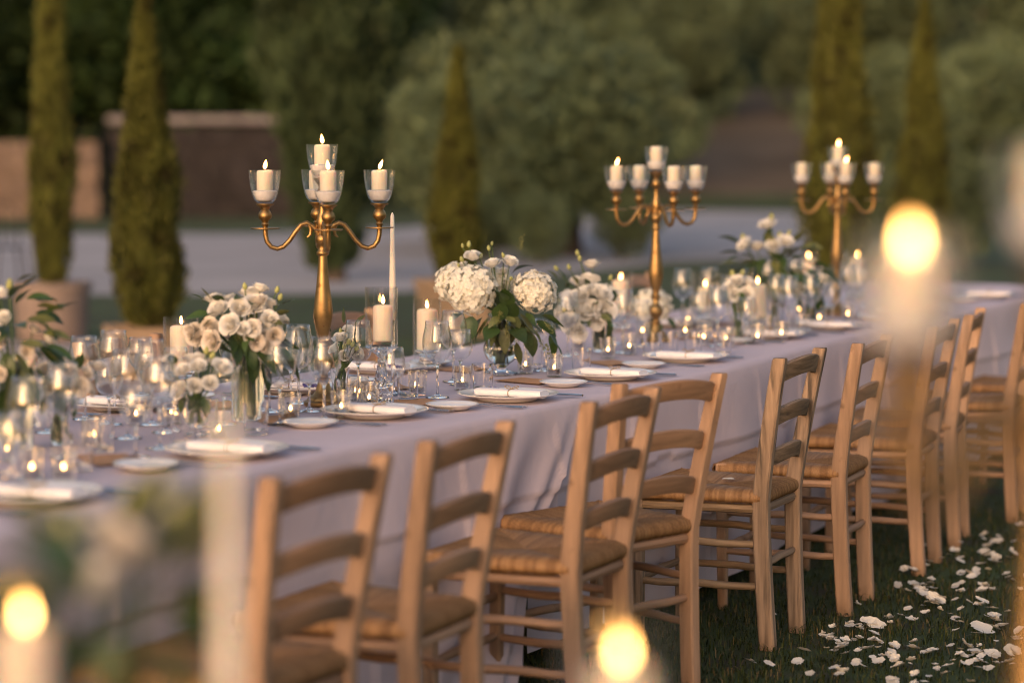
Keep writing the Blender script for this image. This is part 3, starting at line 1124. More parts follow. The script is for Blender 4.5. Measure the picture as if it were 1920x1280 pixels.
def flame_mesh(h, r, lean):
    mb = MB()
    P = [(0, 0), (.42, .06), (.82, .18), (1, .33), (.9, .5), (.62, .7), (.3, .87), (.1, .96), (0, 1)]
    rings = []
    for a, z in P:
        rings.append([(max(a, .01) * r * math.cos(k * math.pi / 5) + lean * z ** 1.6 * h, max(a, .01) * r * math.sin(k * math.pi / 5), z * h) for k in range(10)])
    return mb.loft(rings).mesh('flame', MT['flame'], angle=None)


FM = [flame_mesh(.028, .0052, l) for l in (.0, .35, .55, .15, -.1)]
TEAF = [flame_mesh(.016, .0040, l) for l in (.0, .2, -.15)]
WICK = MB().tube([(0, 0, -.004), (.0005, 0, .003), (.001, 0, .007)], .0009, 6).mesh('wick', MT['wick'])


def candle_mesh(r, h, round_=.006):
    return MB().lathe([(0, 0), (r * .98, 0), (r, .002), (r, h - round_), (r - round_ * .3, h - round_ * .3), (r - round_, h), (r * .45, h - .0035), (0, h - .004)], 28).mesh('wax', MT['wax'], angle=None)


WAX = {'cup': candle_mesh(.0235, .058), 'pillar': candle_mesh(.029, .105, .008), 'tall': candle_mesh(.0355, .140, .009), 'tea': None}


def candle(kind, loc, label, lit, group=None, flame=None, rz=0.0):
    h = {'cup': .058, 'pillar': .105, 'tall': .140}[kind]
    t = thing('candle', label, 'candle', loc, rz, group)
    link('wax', WAX[kind], t)
    link('wick', WICK, t, loc=(0, 0, h - .002))
    if lit:
        link('flame', FM[RNG.randrange(5) if flame is None else flame], t, loc=(.0008, 0, h + .003))
    return t


TEA_CUP = MB().lathe([(0, 0), (.019, 0), (.0195, .001), (.0195, .016), (.0188, .016), (.0186, .012), (0, .012)], 20).mesh('metal_cup', MT['steel'])
TEA_WAX = MB().lathe([(0, .0122), (.0184, .0125), (.0186, .0135), (.012, .0133), (0, .013)], 20).mesh('wax', MT['wax'])


def tealight(loc, label, group=None):
    t = thing('tealight', label, 'candle', loc, U(0, 6), group)
    link('metal_cup', TEA_CUP, t)
    link('wax', TEA_WAX, t)
    link('wick', WICK, t, loc=(0, 0, .0135))
    link('flame', RNG.choice(TEAF), t, loc=(0, 0, .0165))


LANDMARK = []


def near_mark(p):
    a, b = [m_[1] for m_ in sorted(LANDMARK, key=lambda m_: (m_[0] - p).length)[:2]]
    return f'{a}, towards {b}'


def put(kind, p, label, cat, group=None, name=None, rz=None, scale=None):
    me = ME[kind]
    if isinstance(me, tuple):
        o = thing('wine_glass', label, cat, p, U(0, 6.28), group)
        for part in me:
            link(part.name, part, o)
        return o
    o = link(name or me.name, me, None, loc=p, rot=(0, 0, U(0, 6.28) if rz is None else rz), scale=scale)
    return tag(o, label, cat, group)


# ------------------------------------------------------------------ candelabra
def lathe_mb(prof, n=24, M=None):
    return MB().lathe(prof, n, M)


CUP_OUT = [(.012, 0), (.022, .003), (.031, .012), (.0375, .028), (.042, .05), (.0455, .075), (.0470, .098)]


def make_candelabrum(label):
    t = thing('candelabrum', label, 'candelabrum', (0, 0, 0), 0, 'gold candelabra on the tables')
    lathe_mb([(0, 0), (.058, 0), (.060, .003), (.060, .011), (.055, .014), (.050, .016), (.048, .022), (.040, .028), (.030, .034), (.024, .044), (.019, .060), (.0165, .070), (.021, .074), (.021, .079), (.014, .083)], 32).build('base', MT['gold'], t)
    lathe_mb([(.014, .082), (.013, .095), (.018, .102), (.026, .112), (.0295, .124), (.027, .138), (.018, .149), (.0135, .156), (.013, .172), (.020, .178), (.0205, .184), (.014, .190), (.0135, .200), (.017, .212), (.0235, .235), (.028, .260), (.0285, .280), (.026, .305), (.021, .345), (.0165, .385), (.0140, .420), (.013, .442),
              (.018, .446), (.019, .452), (.015, .458), (.013, .470), (.017, .478), (.022, .486), (.022, .498), (.016, .505), (.0125, .515), (.017, .530), (.0185, .545), (.014, .560), (.010, .575), (.0085, .600), (.010, .606), (.016, .612), (.020, .622), (.0165, .634), (.011, .642), (.0125, .650), (.020, .660), (.026, .668), (.0265, .672), (0, .672)], 28).build('stem', MT['gold'], t)
    for k in range(4):
        a = k * math.pi / 2
        M = Matrix.Rotation(a, 4, 'Z')
        pts = [(.010, 0, .492), (.030, 0, .478), (.036, 0, .500), (.030, 0, .516), (.033, 0, .532), (.048, 0, .540), (.064, 0, .534), (.080, 0, .514), (.098, 0, .488), (.116, 0, .470), (.134, 0, .464), (.152, 0, .470), (.164, 0, .486), (.168, 0, .505), (.169, 0, .522)]
        pts = pts[3:]
        arm = MB().tube([(.012, 0, .505), (.020, 0, .520)] + pts[1:], [.008, .0075] + [.0074] * (len(pts) - 1), 10, M)
        arm.tube([(.040, 0, .536), (.034, 0, .520), (.037, 0, .504), (.046, 0, .497)], [.006, .0055, .0045, .002], 8, M)
        ao = arm.build('arm', MT['gold'], t)
        C = M @ Matrix.Translation((.169, 0, 0))
        lathe_mb([(0, .522), (.038, .5225), (.0425, .524), (.0425, .5262), (.038, .5262), (0, .525)], 28, C).build('drip_tray', MT['gold'], ao)
        lathe_mb([(.007, .525), (.008, .532), (.012, .536), (.009, .541), (.011, .547), (.018, .553), (.0205, .562), (.017, .572), (.0125, .578), (.014, .584), (.019, .590), (.026, .5935), (.0265, .597), (0, .597)], 24, C).build('candle_socket', MT['gold'], ao)
        g_ = vessel(CUP_OUT, .0028, .006, 32)
        g_.v = [tuple(C @ Vector((0, 0, .597)) + M.to_3x3() @ Vector(v)) for v in g_.v]
        g_.build('glass_cup', MT['thin'], ao)
        s_ = lathe_mb([(0, .0065), (.018, .0065), (.027, .0115), (.0338, .028), (.0365, .036), (.03, .0385), (0, .039)], 24)
        s_.v = [tuple(C @ Vector((0, 0, .597)) + Vector(v)) for v in s_.v]
        s_.build('sand', MT['sand'], ao)
    g_ = vessel(CUP_OUT, .0028, .006, 32)
    g_.v = [(x, y, z + .672) for x, y, z in g_.v]
    g_.build('glass_cup', MT['thin'], t)
    s_ = lathe_mb([(0, .0065), (.018, .0065), (.027, .0115), (.0338, .028), (.0365, .036), (.03, .0385), (0, .039)], 24)
    s_.v = [(x, y, z + .672) for x, y, z in s_.v]
    s_.build('sand', MT['sand'], t)
    return remember(t)


def column_at(xp, n):
    """table point n metres in from the front edge, seen in this pixel column."""
    t = min((abs(960 + FPX * tpos(t, n).x / (tpos(t, n).y * math.cos(PITCH) + (CAMZ - TZ) * math.sin(PITCH)) - xp), t) for t in np.linspace(-4.8, 5.6, 2081))[1]
    return tpos(t, n, TZ + .0015)


CAND = []


def candelabrum(p, rz, label, lits, short):
    if not CAND:
        o = make_candelabrum(label)
        o.location, o.rotation_euler = p, (0, 0, rz)
    else:
        o = dup(CAND[0], p, rz, label)
    CAND.append(o)
    for k in range(4):
        a = rz + k * math.pi / 2
        lit = k in lits
        candle('cup', (p.x + .169 * math.cos(a), p.y + .169 * math.sin(a), p.z + .597 + .0392 - (.018 if short.startswith('fore') else 0)), f"{'burning' if lit else 'unlit'} cream candle in an arm cup of the {short}", lit, f"{'burning' if lit else 'unlit'} candles in the arm cups of the {short}", rz=U(-.5, .5))
    candle('cup', (p.x, p.y, p.z + .672 + .0392), f"{'burning' if 'top' in lits else 'unlit'} cream candle in the top cup of the {short}", 'top' in lits, rz=U(-.4, .4))
    return o


c1 = px(607, 763, TZ)
c1.z = TZ + .0065
c2 = column_at(1229, .62)
c3 = column_at(1568, .50)
candelabrum(c1, math.radians(10), 'gold candelabrum with all five candles burning, beside the white rose bouquet', (0, 1, 2, 3, 'top'), 'five-flame candelabrum')
candelabrum(c2, math.radians(20), 'gold candelabrum with only one arm candle burning, behind the low hydrangea', (2,), 'one-flame candelabrum')
candelabrum(c3, math.radians(4), 'gold candelabrum with top and front candles burning, before the tall slim cypress', (3, 'top'), 'two-flame candelabrum')
c4 = Vector((.467, 2.098, TZ + .0015))

# ------------------------------------------------------------------ flowers
def rose_mesh(name, mat, seed, opened=1.0):
    rg = random.Random(seed)
    mb = MB()
    layers = [(3, .13, 1.0, 1.5, .0), (3, .24, 1.04, 1.4, .02), (3, .36, 1.04, 1.3, .05), (4, .50, 1.03, 1.1, .10), (4, .64, .99, 1.05, .17), (5, .78, .90, .95, .26), (4, .90, .70, .9, .38)]
    for li, (cnt, rad, hgt, hw, curl) in enumerate(layers):
        for k in range(cnt):
            ph = 2 * math.pi * (k + li * .37) / cnt + rg.uniform(-.15, .15)
            rr, hh = rad * rg.uniform(.93, 1.07), hgt * rg.uniform(.94, 1.06)
            P = []
            for i in range(6):
                u = -1 + 2 * i / 5
                row = []
                for j in range(6):
                    v = j / 5
                    wv = (.30 + .70 * math.sin(min(1.0, v * 1.25) * math.pi / 2)) * hw
                    r = rr * (.22 + .78 * v ** .5) + curl * opened * max(0, v - .62) ** 1.3 * 1.5 * (1 - .3 * u * u)
                    r += .03 * u * (1 if li else 0) + rg.uniform(-.012, .012)
                    z = hh * v * (1 - .24 * abs(u) ** 2.4 * v) - curl * .55 * max(0, v - .72)
                    th = ph + u * wv * .8
                    row.append((r * math.cos(th), r * math.sin(th), z + rg.uniform(-.01, .01)))
                P.append(row)
            mb.grid(P)
    mb.lathe([(.16, 0), (.17, .4), (.13, .75), (.07, .92), (0, .97)], 10)
    return mb.mesh(name, mat, angle=None)


def hydrangea_mesh(name, mat, seed, n=130):
    rg = random.Random(seed)
    mb = MB()
    for i in range(n):
        zc = 1 - 1.75 * (i + .5) / n
        th = i * 2.399963 + rg.uniform(-.2, .2)
        q = math.sqrt(max(0, 1 - zc * zc))
        d = Vector((q * math.cos(th), q * math.sin(th), zc))
        R = 1 + rg.uniform(-.10, .07) + .05 * mnoise.noise(d * 2.5)
        nrm = (d + Vector((rg.uniform(-.35, .35), rg.uniform(-.35, .35), rg.uniform(-.35, .35)))).normalized()
        s = nrm.orthogonal().normalized()
        t = nrm.cross(s)
        a0 = rg.uniform(0, 6.28)
        sz = rg.uniform(.15, .205)
        c = d * R * .97
        for k in range(4):
            a = a0 + k * math.pi / 2
            e1 = s * math.cos(a) + t * math.sin(a)
            e2 = -s * math.sin(a) + t * math.cos(a)
            lift = rg.uniform(-.12, .28)
            pts = [c - nrm * .02, c + e1 * sz * .42 + e2 * sz * .50 + nrm * (.03 + lift * .05), c + e1 * sz * .95 + e2 * sz * .42 + nrm * (lift * .16), c + e1 * sz * 1.14 + nrm * (lift * .2),
                   c + e1 * sz * .95 - e2 * sz * .42 + nrm * (lift * .16), c + e1 * sz * .42 - e2 * sz * .50 + nrm * (.03 + lift * .05), c + e1 * sz * .6 + nrm * (.045)]
            mb.add(pts, [(0, 1, 6), (1, 2, 6), (2, 3, 6), (3, 4, 6), (4, 5, 6), (5, 0, 6)])
    mb.lathe([(0, -.72), (.4, -.66), (.66, -.45), (.80, -.1), (.80, .2), (.62, .55), (.3, .76), (0, .82)], 16)
    return mb.mesh(name, mat, angle=None)


def bud_mesh():
    mb = MB()
    n = 10
    prof = [(.06, 0), (.20, .10), (.29, .30), (.285, .55), (.20, .78), (.10, .94), (0, 1.0)]
    rings = []
    for i, (r, z) in enumerate(prof):
        rings.append([(max(r, .01) * (1 + .10 * math.cos(5 * (k * 2 * math.pi / n) + i * .5)) * math.cos(2 * math.pi * k / n + i * .22), max(r, .01) * (1 + .1 * math.cos(5 * (k * 2 * math.pi / n))) * math.sin(2 * math.pi * k / n + i * .22), z) for k in range(n)])
    return mb.loft(rings).mesh('bud', MT['bud'], angle=None)


def leaf_mesh(name, mat, wid, bend, fold=.25, n=8, serr=0.0):
    P = []
    for i in range(n + 1):
        u = i / n
        wv = wid * (math.sin(math.pi * u ** .8) ** .85 if 0 < u < 1 else .02) * (1 + (serr * (-1) ** i))
        a = bend * u
        x_, z_ = math.sin(a) / bend if bend else u, -(1 - math.cos(a)) / bend if bend else 0
        row = []
        for v in (-1, -.5, 0, .5, 1):
            row.append((x_, v * wv, z_ + fold * abs(v) * wv + .01 * math.sin(u * 9 + v * 2)))
        P.append(row)
    return MB().grid(P).mesh(name, mat, angle=None)


FL = {
    'rose': [rose_mesh('rose', MT['petal'], s, o) for s, o in ((1, 1.0), (2, 1.3), (3, .7))],
    'creamrose': [rose_mesh('rose', MT['cream'], s, o) for s, o in ((4, 1.0), (5, 1.2))],
    'hydr': [hydrangea_mesh('hydrangea_head', MT['hydr'], s) for s in (1, 2, 3)],
    'bud': [bud_mesh()],
    'leaf': [leaf_mesh('leaf', MT['leaf'], .37, b, .2, 9, .02) for b in (.5, .9)],
    'euc': [leaf_mesh('leaf', MT['euc'], .215, b, .2) for b in (.3, .8, -.3)],
    'dark': [leaf_mesh('leaf', MT['leaf'], .22, b, .2) for b in (.4, .9)],
}


def orient(d, roll=0.0, axis='Z'):
    q = Vector(d).normalized().to_track_quat(axis, 'Y' if axis == 'Z' else 'Z')
    return q.to_matrix().to_4x4() @ Matrix.Rotation(roll, 4, axis)


def berry_spray(parent, p, d, ln, cnt=26):
    mb = MB()
    d = Vector(d).normalized()
    p = Vector(p)
    mb.tube([p, p + d * ln * .5 + Vector((0, 0, -.004)), p + d * ln], [.0012, .001, .0006], 5)
    for k in range(cnt):
        q = p + d * ln * U(.25, 1.0)
        o = Vector((U(-1, 1), U(-1, 1), U(-1, 1))).normalized() * U(.004, .014)
        r = U(.0018, .0034)
        c = q + o
        mb.add([c + Vector(v) * r for v in ((1, 0, 0), (-1, 0, 0), (0, 1, 0), (0, -1, 0), (0, 0, 1), (0, 0, -1))], [(0, 2, 4), (2, 1, 4), (1, 3, 4), (3, 0, 4), (2, 0, 5), (1, 2, 5), (3, 1, 5), (0, 3, 5)])
    return mb.build('seed_spray', MT['seed'], parent)


def bouquet(name, label, loc, items, neck, vase_floor, stems=8, group=None):
    """items: (kind, x, y, z, size, direction). Metres from the table point under the vase; neck = height of the vase rim."""
    t = thing(name, label, 'bouquet', loc, 0, group)
    for it in items:
        kind, x, y, z, s, d = it
        me = RNG.choice(FL[kind])
        roll = U(0, 6.28)
        if kind in ('rose', 'creamrose'):
            d = (d[0] + U(-.4, .4), d[1] + U(-.3, .35), d[2] + U(-.1, .4))
            s = s * U(.78, 1.1)
        if kind in ('leaf', 'euc', 'dark'):
            Mx = Matrix.Translation((x, y, z)) @ orient(d, U(-.7, .7), 'X') @ Matrix.Diagonal((s, s, s, 1))
            link('leaf', me, t, M=Mx)
        else:
            Mx = Matrix.Translation((x, y, z)) @ orient(d, roll) @ Matrix.Diagonal((s, s, s * (.9 if kind != 'hydr' else .92), 1))
            link(me.name, me, t, M=Mx)
            b = Vector((x, y, z))
            top = b + Vector(d).normalized() * (s * .05)
            nk = Vector((U(-.012, .012), U(-.012, .012), neck - .01))
            fl = Vector((U(-.016, .016), U(-.016, .016), vase_floor + .004))
            mid = nk.lerp(top, .55) + Vector((0, 0, -.01))
            MB().tube([fl, nk, mid, top], [.0026, .0026, .0022, .0018], 6).build('stem', MT['stem'], t)
    for k in range(stems):
        a = U(0, 6.28)
        MB().tube([(U(-.02, .02), U(-.02, .02), vase_floor + .004), (.014 * math.cos(a), .014 * math.sin(a), neck), (.03 * math.cos(a), .03 * math.sin(a), neck + .05)], .0027, 6).build('stem', MT['stem'], t)
    return t


def vase(name, label, loc, prof, th, floor, mat='glass', n=32, wob=None):
    mb = vessel(prof, th, floor, n)
    o = mb.build(name, MT[mat], None, angle=.6)
    o.location = loc
    return tag(o, label, 'vase', 'glass vases on the long table')


CYLV = lambda r, h: [(r * .96, 0), (r, .003), (r, h)]
ITALL = []


def D3(x, y, z):
    return (x, y, z)


def mark(p, text):
    LANDMARK.append((Vector((p.x, p.y, 0)), text))


# --- the big hydrangea bouquet
hp = px(940, 702, TZ)
hp.z = TZ + .0015
S_ = FPX / hp.y


def off(x, y, dy=0.0, base=(940, 702), s=None):
    s = s or S_
    return ((x - base[0]) / s, dy, (base[1] - y) / s)


vase('footed_vase', 'footed clear glass vase filled with hydrangeas and eucalyptus', hp, [(.055, 0), (.056, .004), (.05, .007), (.022, .014), (.017, .024), (.03, .036), (.052, .055), (.062, .078), (.060, .098), (.046, .122), (.039, .145), (.041, .18), (.046, .205)], .0035, .036, 'glass', 32)
it = []
for (x, y, dy, r, d) in ((884, 542, -.06, .086, (-.15, -.5, .7)), (852, 532, .05, .070, (-.6, .2, .6)), (1002, 545, -.04, .074, (.3, -.5, .6)), (930, 535, .08, .06, (0, .4, .8))):
    it.append(('hydr',) + off(x, y, dy) + (r, d))
for (x, y, dy, s, d) in ((887, 487, 0, .031, (0, -.3, 1)), (925, 500, -.02, .031, (.1, -.5, .9)), (955, 496, .0, .031, (.3, -.5, .9)), (945, 512, .03, .02, (0, -.6, .7)), (870, 500, .03, .018, (-.3, -.2, .9))):
    it.append(('rose',) + off(x, y, dy) + (s, d))
for (x, y, dy, s, d) in ((879, 464, .01, .026, (.05, 0, 1)), (868, 465, .02, .018, (-.2, 0, 1)), (917, 470, .0, .022, (-.1, 0, 1)), (922, 460, .01, .016, (.1, 0, 1)), (945, 483, 0, .022, (-.3, 0, 1)), (899, 484, 0, .022, (.4, -.2, .7)), (868, 490, -.02, .024, (-.3, -.3, .8)), (861, 500, 0, .016, (-.3, 0, 1)), (957, 524, -.02, .022, (.2, -.6, .5))):
    it.append(('bud',) + off(x, y, dy) + (s, d))
for (x, y, dy, s, d) in ((945, 560, -.08, .075, (-.05, -.5, .6)), (938, 600, -.08, .08, (0, -.3, .9)), (870, 585, -.03, .07, (-.9, -.3, -.2)), (905, 592, -.07, .085, (-.75, -.3, -.9)), (885, 590, -.06, .09, (-.2, -.3, -1)), (960, 515, .06, .08, (.5, .1, .5)), (948, 575, -.06, .085, (.1, -.4, .9)), (952, 600, -.05, .08, (.3, -.3, .9)), (935, 570, -.04, .075, (-.2, -.4, .9)), (930, 610, -.09, .08, (-.3, -.6, -.2)), (960, 612, -.09, .08, (.5, -.6, -.2))):
    it.append(('leaf',) + off(x, y, dy) + (s, d))
for (x, y, dy, s, d) in ((930, 605, -.07, .085, (-.1, -.3, -1)), (945, 612, -.08, .09, (.05, -.2, -1)), (920, 610, -.06, .075, (-.3, -.3, -1)), (958, 600, -.07, .08, (.6, -.5, -.8)), (975, 598, -.06, .085, (.6, -.4, -.9)), (985, 610, -.06, .09, (.25, -.2, -1)), (995, 622, -.05, .09, (.15, -.2, -1)), (1005, 600, -.04, .09, (.9, -.3, -.5)), (1020, 612, -.03, .085, (.8, -.2, -.8)), (1030, 628, -.02, .085, (.5, -.2, -1)), (1015, 590, -.03, .09, (1, -.2, -.3)),
                     (935, 590, -.09, .06, (-.4, -.6, -.3)), (950, 590, -.09, .06, (.4, -.6, -.3)), (968, 640, -.05, .08, (.1, -.1, -1)), (1040, 640, -.02, .07, (.7, 0, -1)), (985, 585, -.05, .06, (.7, -.5, -.5)), (1028, 598, -.02, .07, (1, -.2, -.6))):
    it.append((('euc' if x < 985 else 'dark'),) + off(x, y, dy) + (s, d))
for k in range(26):
    a = U(-2.6, .9)
    x, y = 948 + 62 * math.cos(a) * U(.3, 1), U(585, 615)
    it.append((RNG.choice(('euc', 'dark', 'euc')),) + off(x, y, U(-.10, .02)) + (U(.06, .085), ((x - 945) / 60, U(-.6, -.1), U(-1, -.2))))
# leaves wrapped inside the vase
for k in range(8):
    a = k * .785
    it.append(('euc', .012 * math.cos(a), .012 * math.sin(a), .185, .12, (.10 * math.cos(a), .10 * math.sin(a), -1)))
b = bouquet('bouquet', 'big bouquet of white hydrangea heads with trailing eucalyptus leaves', hp, it, .20, .04, 5)
for (x, y, d) in ((912, 595, (-.2, -.4, -1)), (930, 585, (.2, -.6, -.4)), (965, 612, (.3, -.3, -1)), (1010, 628, (.5, -.2, -1)), (950, 600, (.1, -.4, -1)), (975, 470, (.2, 0, 1)), (938, 575, (0, -.7, -.3)), (1025, 640, (.3, -.1, -1)), (1020, 600, (.6, -.3, -.6))):
    berry_spray(b, off(x, y, -.08 if y > 500 else .02), d, .05, 22)
MB().lathe([(0, .0365), (.027, .0375), (.047, .0565), (.0575, .078), (.0555, .096), (.0555, .0965), (0, .0965)], 28).build('water', MT['water'], b)
mark(hp, 'the hydrangea bouquet')


def loose_bouquet(lbl, vlabel, base, vprof, th, floor, neck, flowers, greens, group=None, stems=8, name='bouquet', vname='cylinder_vase', z=None, water=None):
    """flowers and greens in photo pixels around the vase's base pixel."""
    p = px(base[0], base[1], TZ) if z is None else z
    p = Vector((p.x, p.y, TZ + .0065 if z is None else p.z))
    s = FPX / p.y
    vase(vname, vlabel, p, vprof, th, floor)
    it = []
    for (k, x, y, dy, sz, d) in flowers + greens:
        it.append((k,) + off(x, y, dy, base, s) + (sz, d))
    bq = bouquet(name, lbl, p, it, neck, floor, stems, group)
    if water:
        r_, z1 = water
        MB().lathe([(0, floor + .001), (r_, floor + .001), (r_, z1), (0, z1)], 24).build('water', MT['water'], bq)
    mark(p, lbl_short[lbl])
    return p


lbl_short = {}
# --- white rose bouquet in a cylinder vase
A = 'rounded bouquet of white and blush roses in a cylinder vase'
lbl_short[A] = 'the rose bouquet'
fl = []
for (x, y, dy, s, k) in ((445, 598, -.11, .037, 'rose'), (482, 605, -.10, .026, 'rose'), (510, 590, -.06, .030, 'rose'), (520, 618, -.07, .028, 'creamrose'), (488, 628, -.09, .026, 'creamrose'), (455, 572, -.05, .036, 'rose'), (480, 568, -.03, .036, 'rose'), (415, 575, -.04, .032, 'rose'), (405, 605, -.06, .033, 'creamrose'), (380, 618, -.05, .032, 'creamrose'), (432, 560, .02, .03, 'rose'), (505, 565, .0, .03, 'rose'), (405, 560, .0, .028, 'rose'), (410, 628, -.08, .032, 'creamrose'), (525, 595, 0, .03, 'rose'), (465, 590, .05, .05, 'rose'), (440, 620, .05, .05, 'creamrose'), (500, 615, .04, .045, 'rose'), (470, 555, .06, .04, 'rose'), (505, 640, -.07, .024, 'creamrose')):
    for _ in range(1):
        fl.append((RNG.choice(('rose', 'rose', 'creamrose')), x + U(-22, 22), y + U(-8, 22), dy - .005 + U(-.01, .02), s * U(.6, .8), ((x - 460) / 90 + U(-.3, .3), -.8 if dy < 0 else .2, (600 - y) / 60 + .25)))
    fl.append((k, x, y + 10, dy, s * .98, ((x - 460) / 90, -.9 if dy < 0 else .2, (600 - y) / 60 + .25)))
for (x, y) in ((520, 552), (526, 566), (462, 546)):
    fl.append(('bud', x, y, 0, .024, (.3 if x > 490 else -.1, -.1, 1)))
gr = []
for (x, y, dy, s, d) in ((440, 630, -.09, .07, (.2, -.5, -.3)), (455, 640, -.10, .07, (.1, -.5, -.8)), (470, 645, -.09, .08, (.4, -.4, -.8)), (485, 650, -.08, .10, (.7, -.3, -.6)), (500, 655, -.06, .11, (1, -.2, -.4)), (505, 665, -.06, .11, (.8, -.2, -.8)), (515, 650, -.04, .11, (1, 0, -.5)), (490, 665, -.07, .10, (.5, -.2, -1)), (480, 660, -.07, .09, (.1, -.2, -1)), (530, 660, -.02, .10, (.7, 0, -.8)), (500, 640, -.02, .10, (1, .1, -.1)), (385, 570, 0, .05, (-.6, 0, .8)), (420, 640, -.08, .07, (-.6, -.4, -.5)), (400, 640, -.06, .06, (-.9, -.3, -.4)), (495, 680, -.05, .09, (.4, -.1, -1)), (460, 625, -.07, .07, (.3, -.6, .1)), (475, 630, -.09, .06, (-.2, -.6, -.2))):
    gr.append(('dark', x, y, dy, s, d))
for k in range(26):
    x, y = U(385, 540), U(560, 660)
    gr.append((RNG.choice(('dark', 'euc')), x, y, U(-.11, .02), U(.05, .075), ((x - 460) / 70, U(-.9, -.2), (600 - y) / 60 + U(-.4, .4))))
p1 = loose_bouquet(A, 'clear glass cylinder vase packed with the rose stems', (465, 792), CYLV(.047, .19), .003, .012, .185, fl, gr, stems=26, water=(.0435, .15))
# --- rose and lisianthus bouquet behind the hydrangea
A = 'loose bouquet of white lisianthus and roses in a slim vase'
lbl_short[A] = 'the slim vase'
fl = []
for (x, y, dy, s, k) in ((1095, 545, -.06, .040, 'rose'), (1122, 548, -.05, .045, 'rose'), (1075, 560, -.05, .038, 'rose'), (1130, 575, -.06, .040, 'rose'), (1105, 525, .0, .042, 'rose'), (1062, 550, .0, .032, 'rose'), (1070, 595, -.06, .040, 'rose'), (1085, 610, -.07, .040, 'rose'), (1055, 580, 0, .032, 'rose'), (1110, 495, .0, .030, 'rose'), (1140, 545, .03, .035, 'rose'), (1100, 560, .05, .055, 'rose'), (1085, 530, .04, .036, 'rose'), (1108, 572, -.07, .040, 'rose'), (1092, 580, -.07, .036, 'rose'), (1118, 592, -.06, .034, 'rose'), (1088, 548, -.07, .034, 'rose'), (1110, 540, -.06, .036, 'rose')):
    fl.append((k, x, y + 10, dy, s * 1.05, ((x - 1100) / 70, -.8 if dy < 0 else .2, (575 - y) / 50 + .2)))
for (x, y) in ((1087, 492), (1083, 482), (1045, 510), (1068, 508), (1050, 570), (1060, 590), (1142, 528)):
    fl.append(('bud', x, y, 0, .026, ((x - 1100) / 100, -.1, 1)))
gr = []
for (x, y, dy, s, d) in ((1062, 530, -.03, .06, (-.4, -.2, 1)), (1045, 525, 0, .055, (-.5, 0, .8)), (1100, 585, -.07, .06, (.1, -.4, -.9)), (1110, 570, -.08, .05, (.2, -.6, .2)), (1148, 545, -.03, .05, (.3, -.2, -1)), (1140, 600, -.05, .08, (.2, -.1, -1)), (1147, 625, -.03, .07, (-.1, -.1, -1)), (1065, 540, -.06, .045, (-.2, -.5, .4)), (1040, 560, 0, .05, (-.9, 0, .2))):
    gr.append(('dark' if x > 1050 else 'euc', x, y, dy, s, d))
for k in range(14):
    x, y = U(1050, 1150), U(530, 610)
    gr.append((RNG.choice(('dark', 'euc')), x, y, U(-.09, .02), U(.045, .065), ((x - 1100) / 50, U(-.9, -.2), (575 - y) / 50 + U(-.4, .4))))
p2 = loose_bouquet(A, 'slim clear glass vase crowded with green lisianthus stems', (1124, 662), [(.022, 0), (.024, .003), (.030, .08), (.040, .165)], .003, .010, .16, fl, gr, stems=34, water=(.021, .10))
# --- low hydrangea
A = 'low single cream hydrangea head in a small glass'
lbl_short[A] = 'the low hydrangea'
p3 = loose_bouquet(A, 'small glass holding the low single hydrangea head', (1224, 628), CYLV(.034, .075), .003, .008, .07, [('hydr', 1224, 576, 0, .078, (0, -.2, 1)), ('hydr', 1210, 580, .05, .06, (-.3, .3, 1))], [('leaf', 1232, 605, -.05, .06, (.2, -.3, -1)), ('dark', 1215, 602, -.04, .06, (-.6, -.3, -.3)), ('leaf', 1250, 600, -.02, .06, (.8, -.2, -.5))], stems=5, water=(.030, .05))
# --- small bud bouquet by candelabrum 1
A = 'small posy of white lisianthus buds behind the candelabrum'
lbl_short[A] = 'the bud posy'
fl = [('rose', 640, 640, -.02, .026, (.1, -.6, .8)), ('rose', 655, 625, 0, .022, (.3, -.3, 1)), ('rose', 632, 660, 0, .024, (-.4, -.4, .6)), ('rose', 668, 668, -.02, .026, (.5, -.5, .2)), ('rose', 648, 672, -.02, .026, (.0, -.8, .2)), ('bud', 655, 648, -.04, .024, (.2, -.2, 1)), ('bud', 662, 652, -.04, .024, (.3, -.2, 1)), ('bud', 648, 656, -.04, .024, (0, -.2, 1)), ('bud', 668, 660, -.03, .022, (.4, -.1, .8)), ('bud', 640, 628, 0, .02, (-.1, 0, 1))]
gr = [('euc', 645, 610, .02, .05, (.1, 0, 1)), ('euc', 665, 615, .02, .05, (.6, 0, .8)), ('euc', 585, 625, 0, .06, (-.9, 0, .3)), ('euc', 600, 640, 0, .05, (-.7, 0, .5)), ('dark', 592, 650, -.02, .05, (-.5, -.2, -.8)), ('dark', 645, 690, -.03, .05, (.2, -.2, -1)), ('dark', 620, 625, .02, .06, (-.5, 0, .8))]
p4 = loose_bouquet(A, 'small clear glass bud vase with a tilted dark stem', (637, 745), [(.018, 0), (.02, .003), (.026, .05), (.031, .085)], .0025, .008, .08, fl, gr, stems=4, water=(.017, .05))
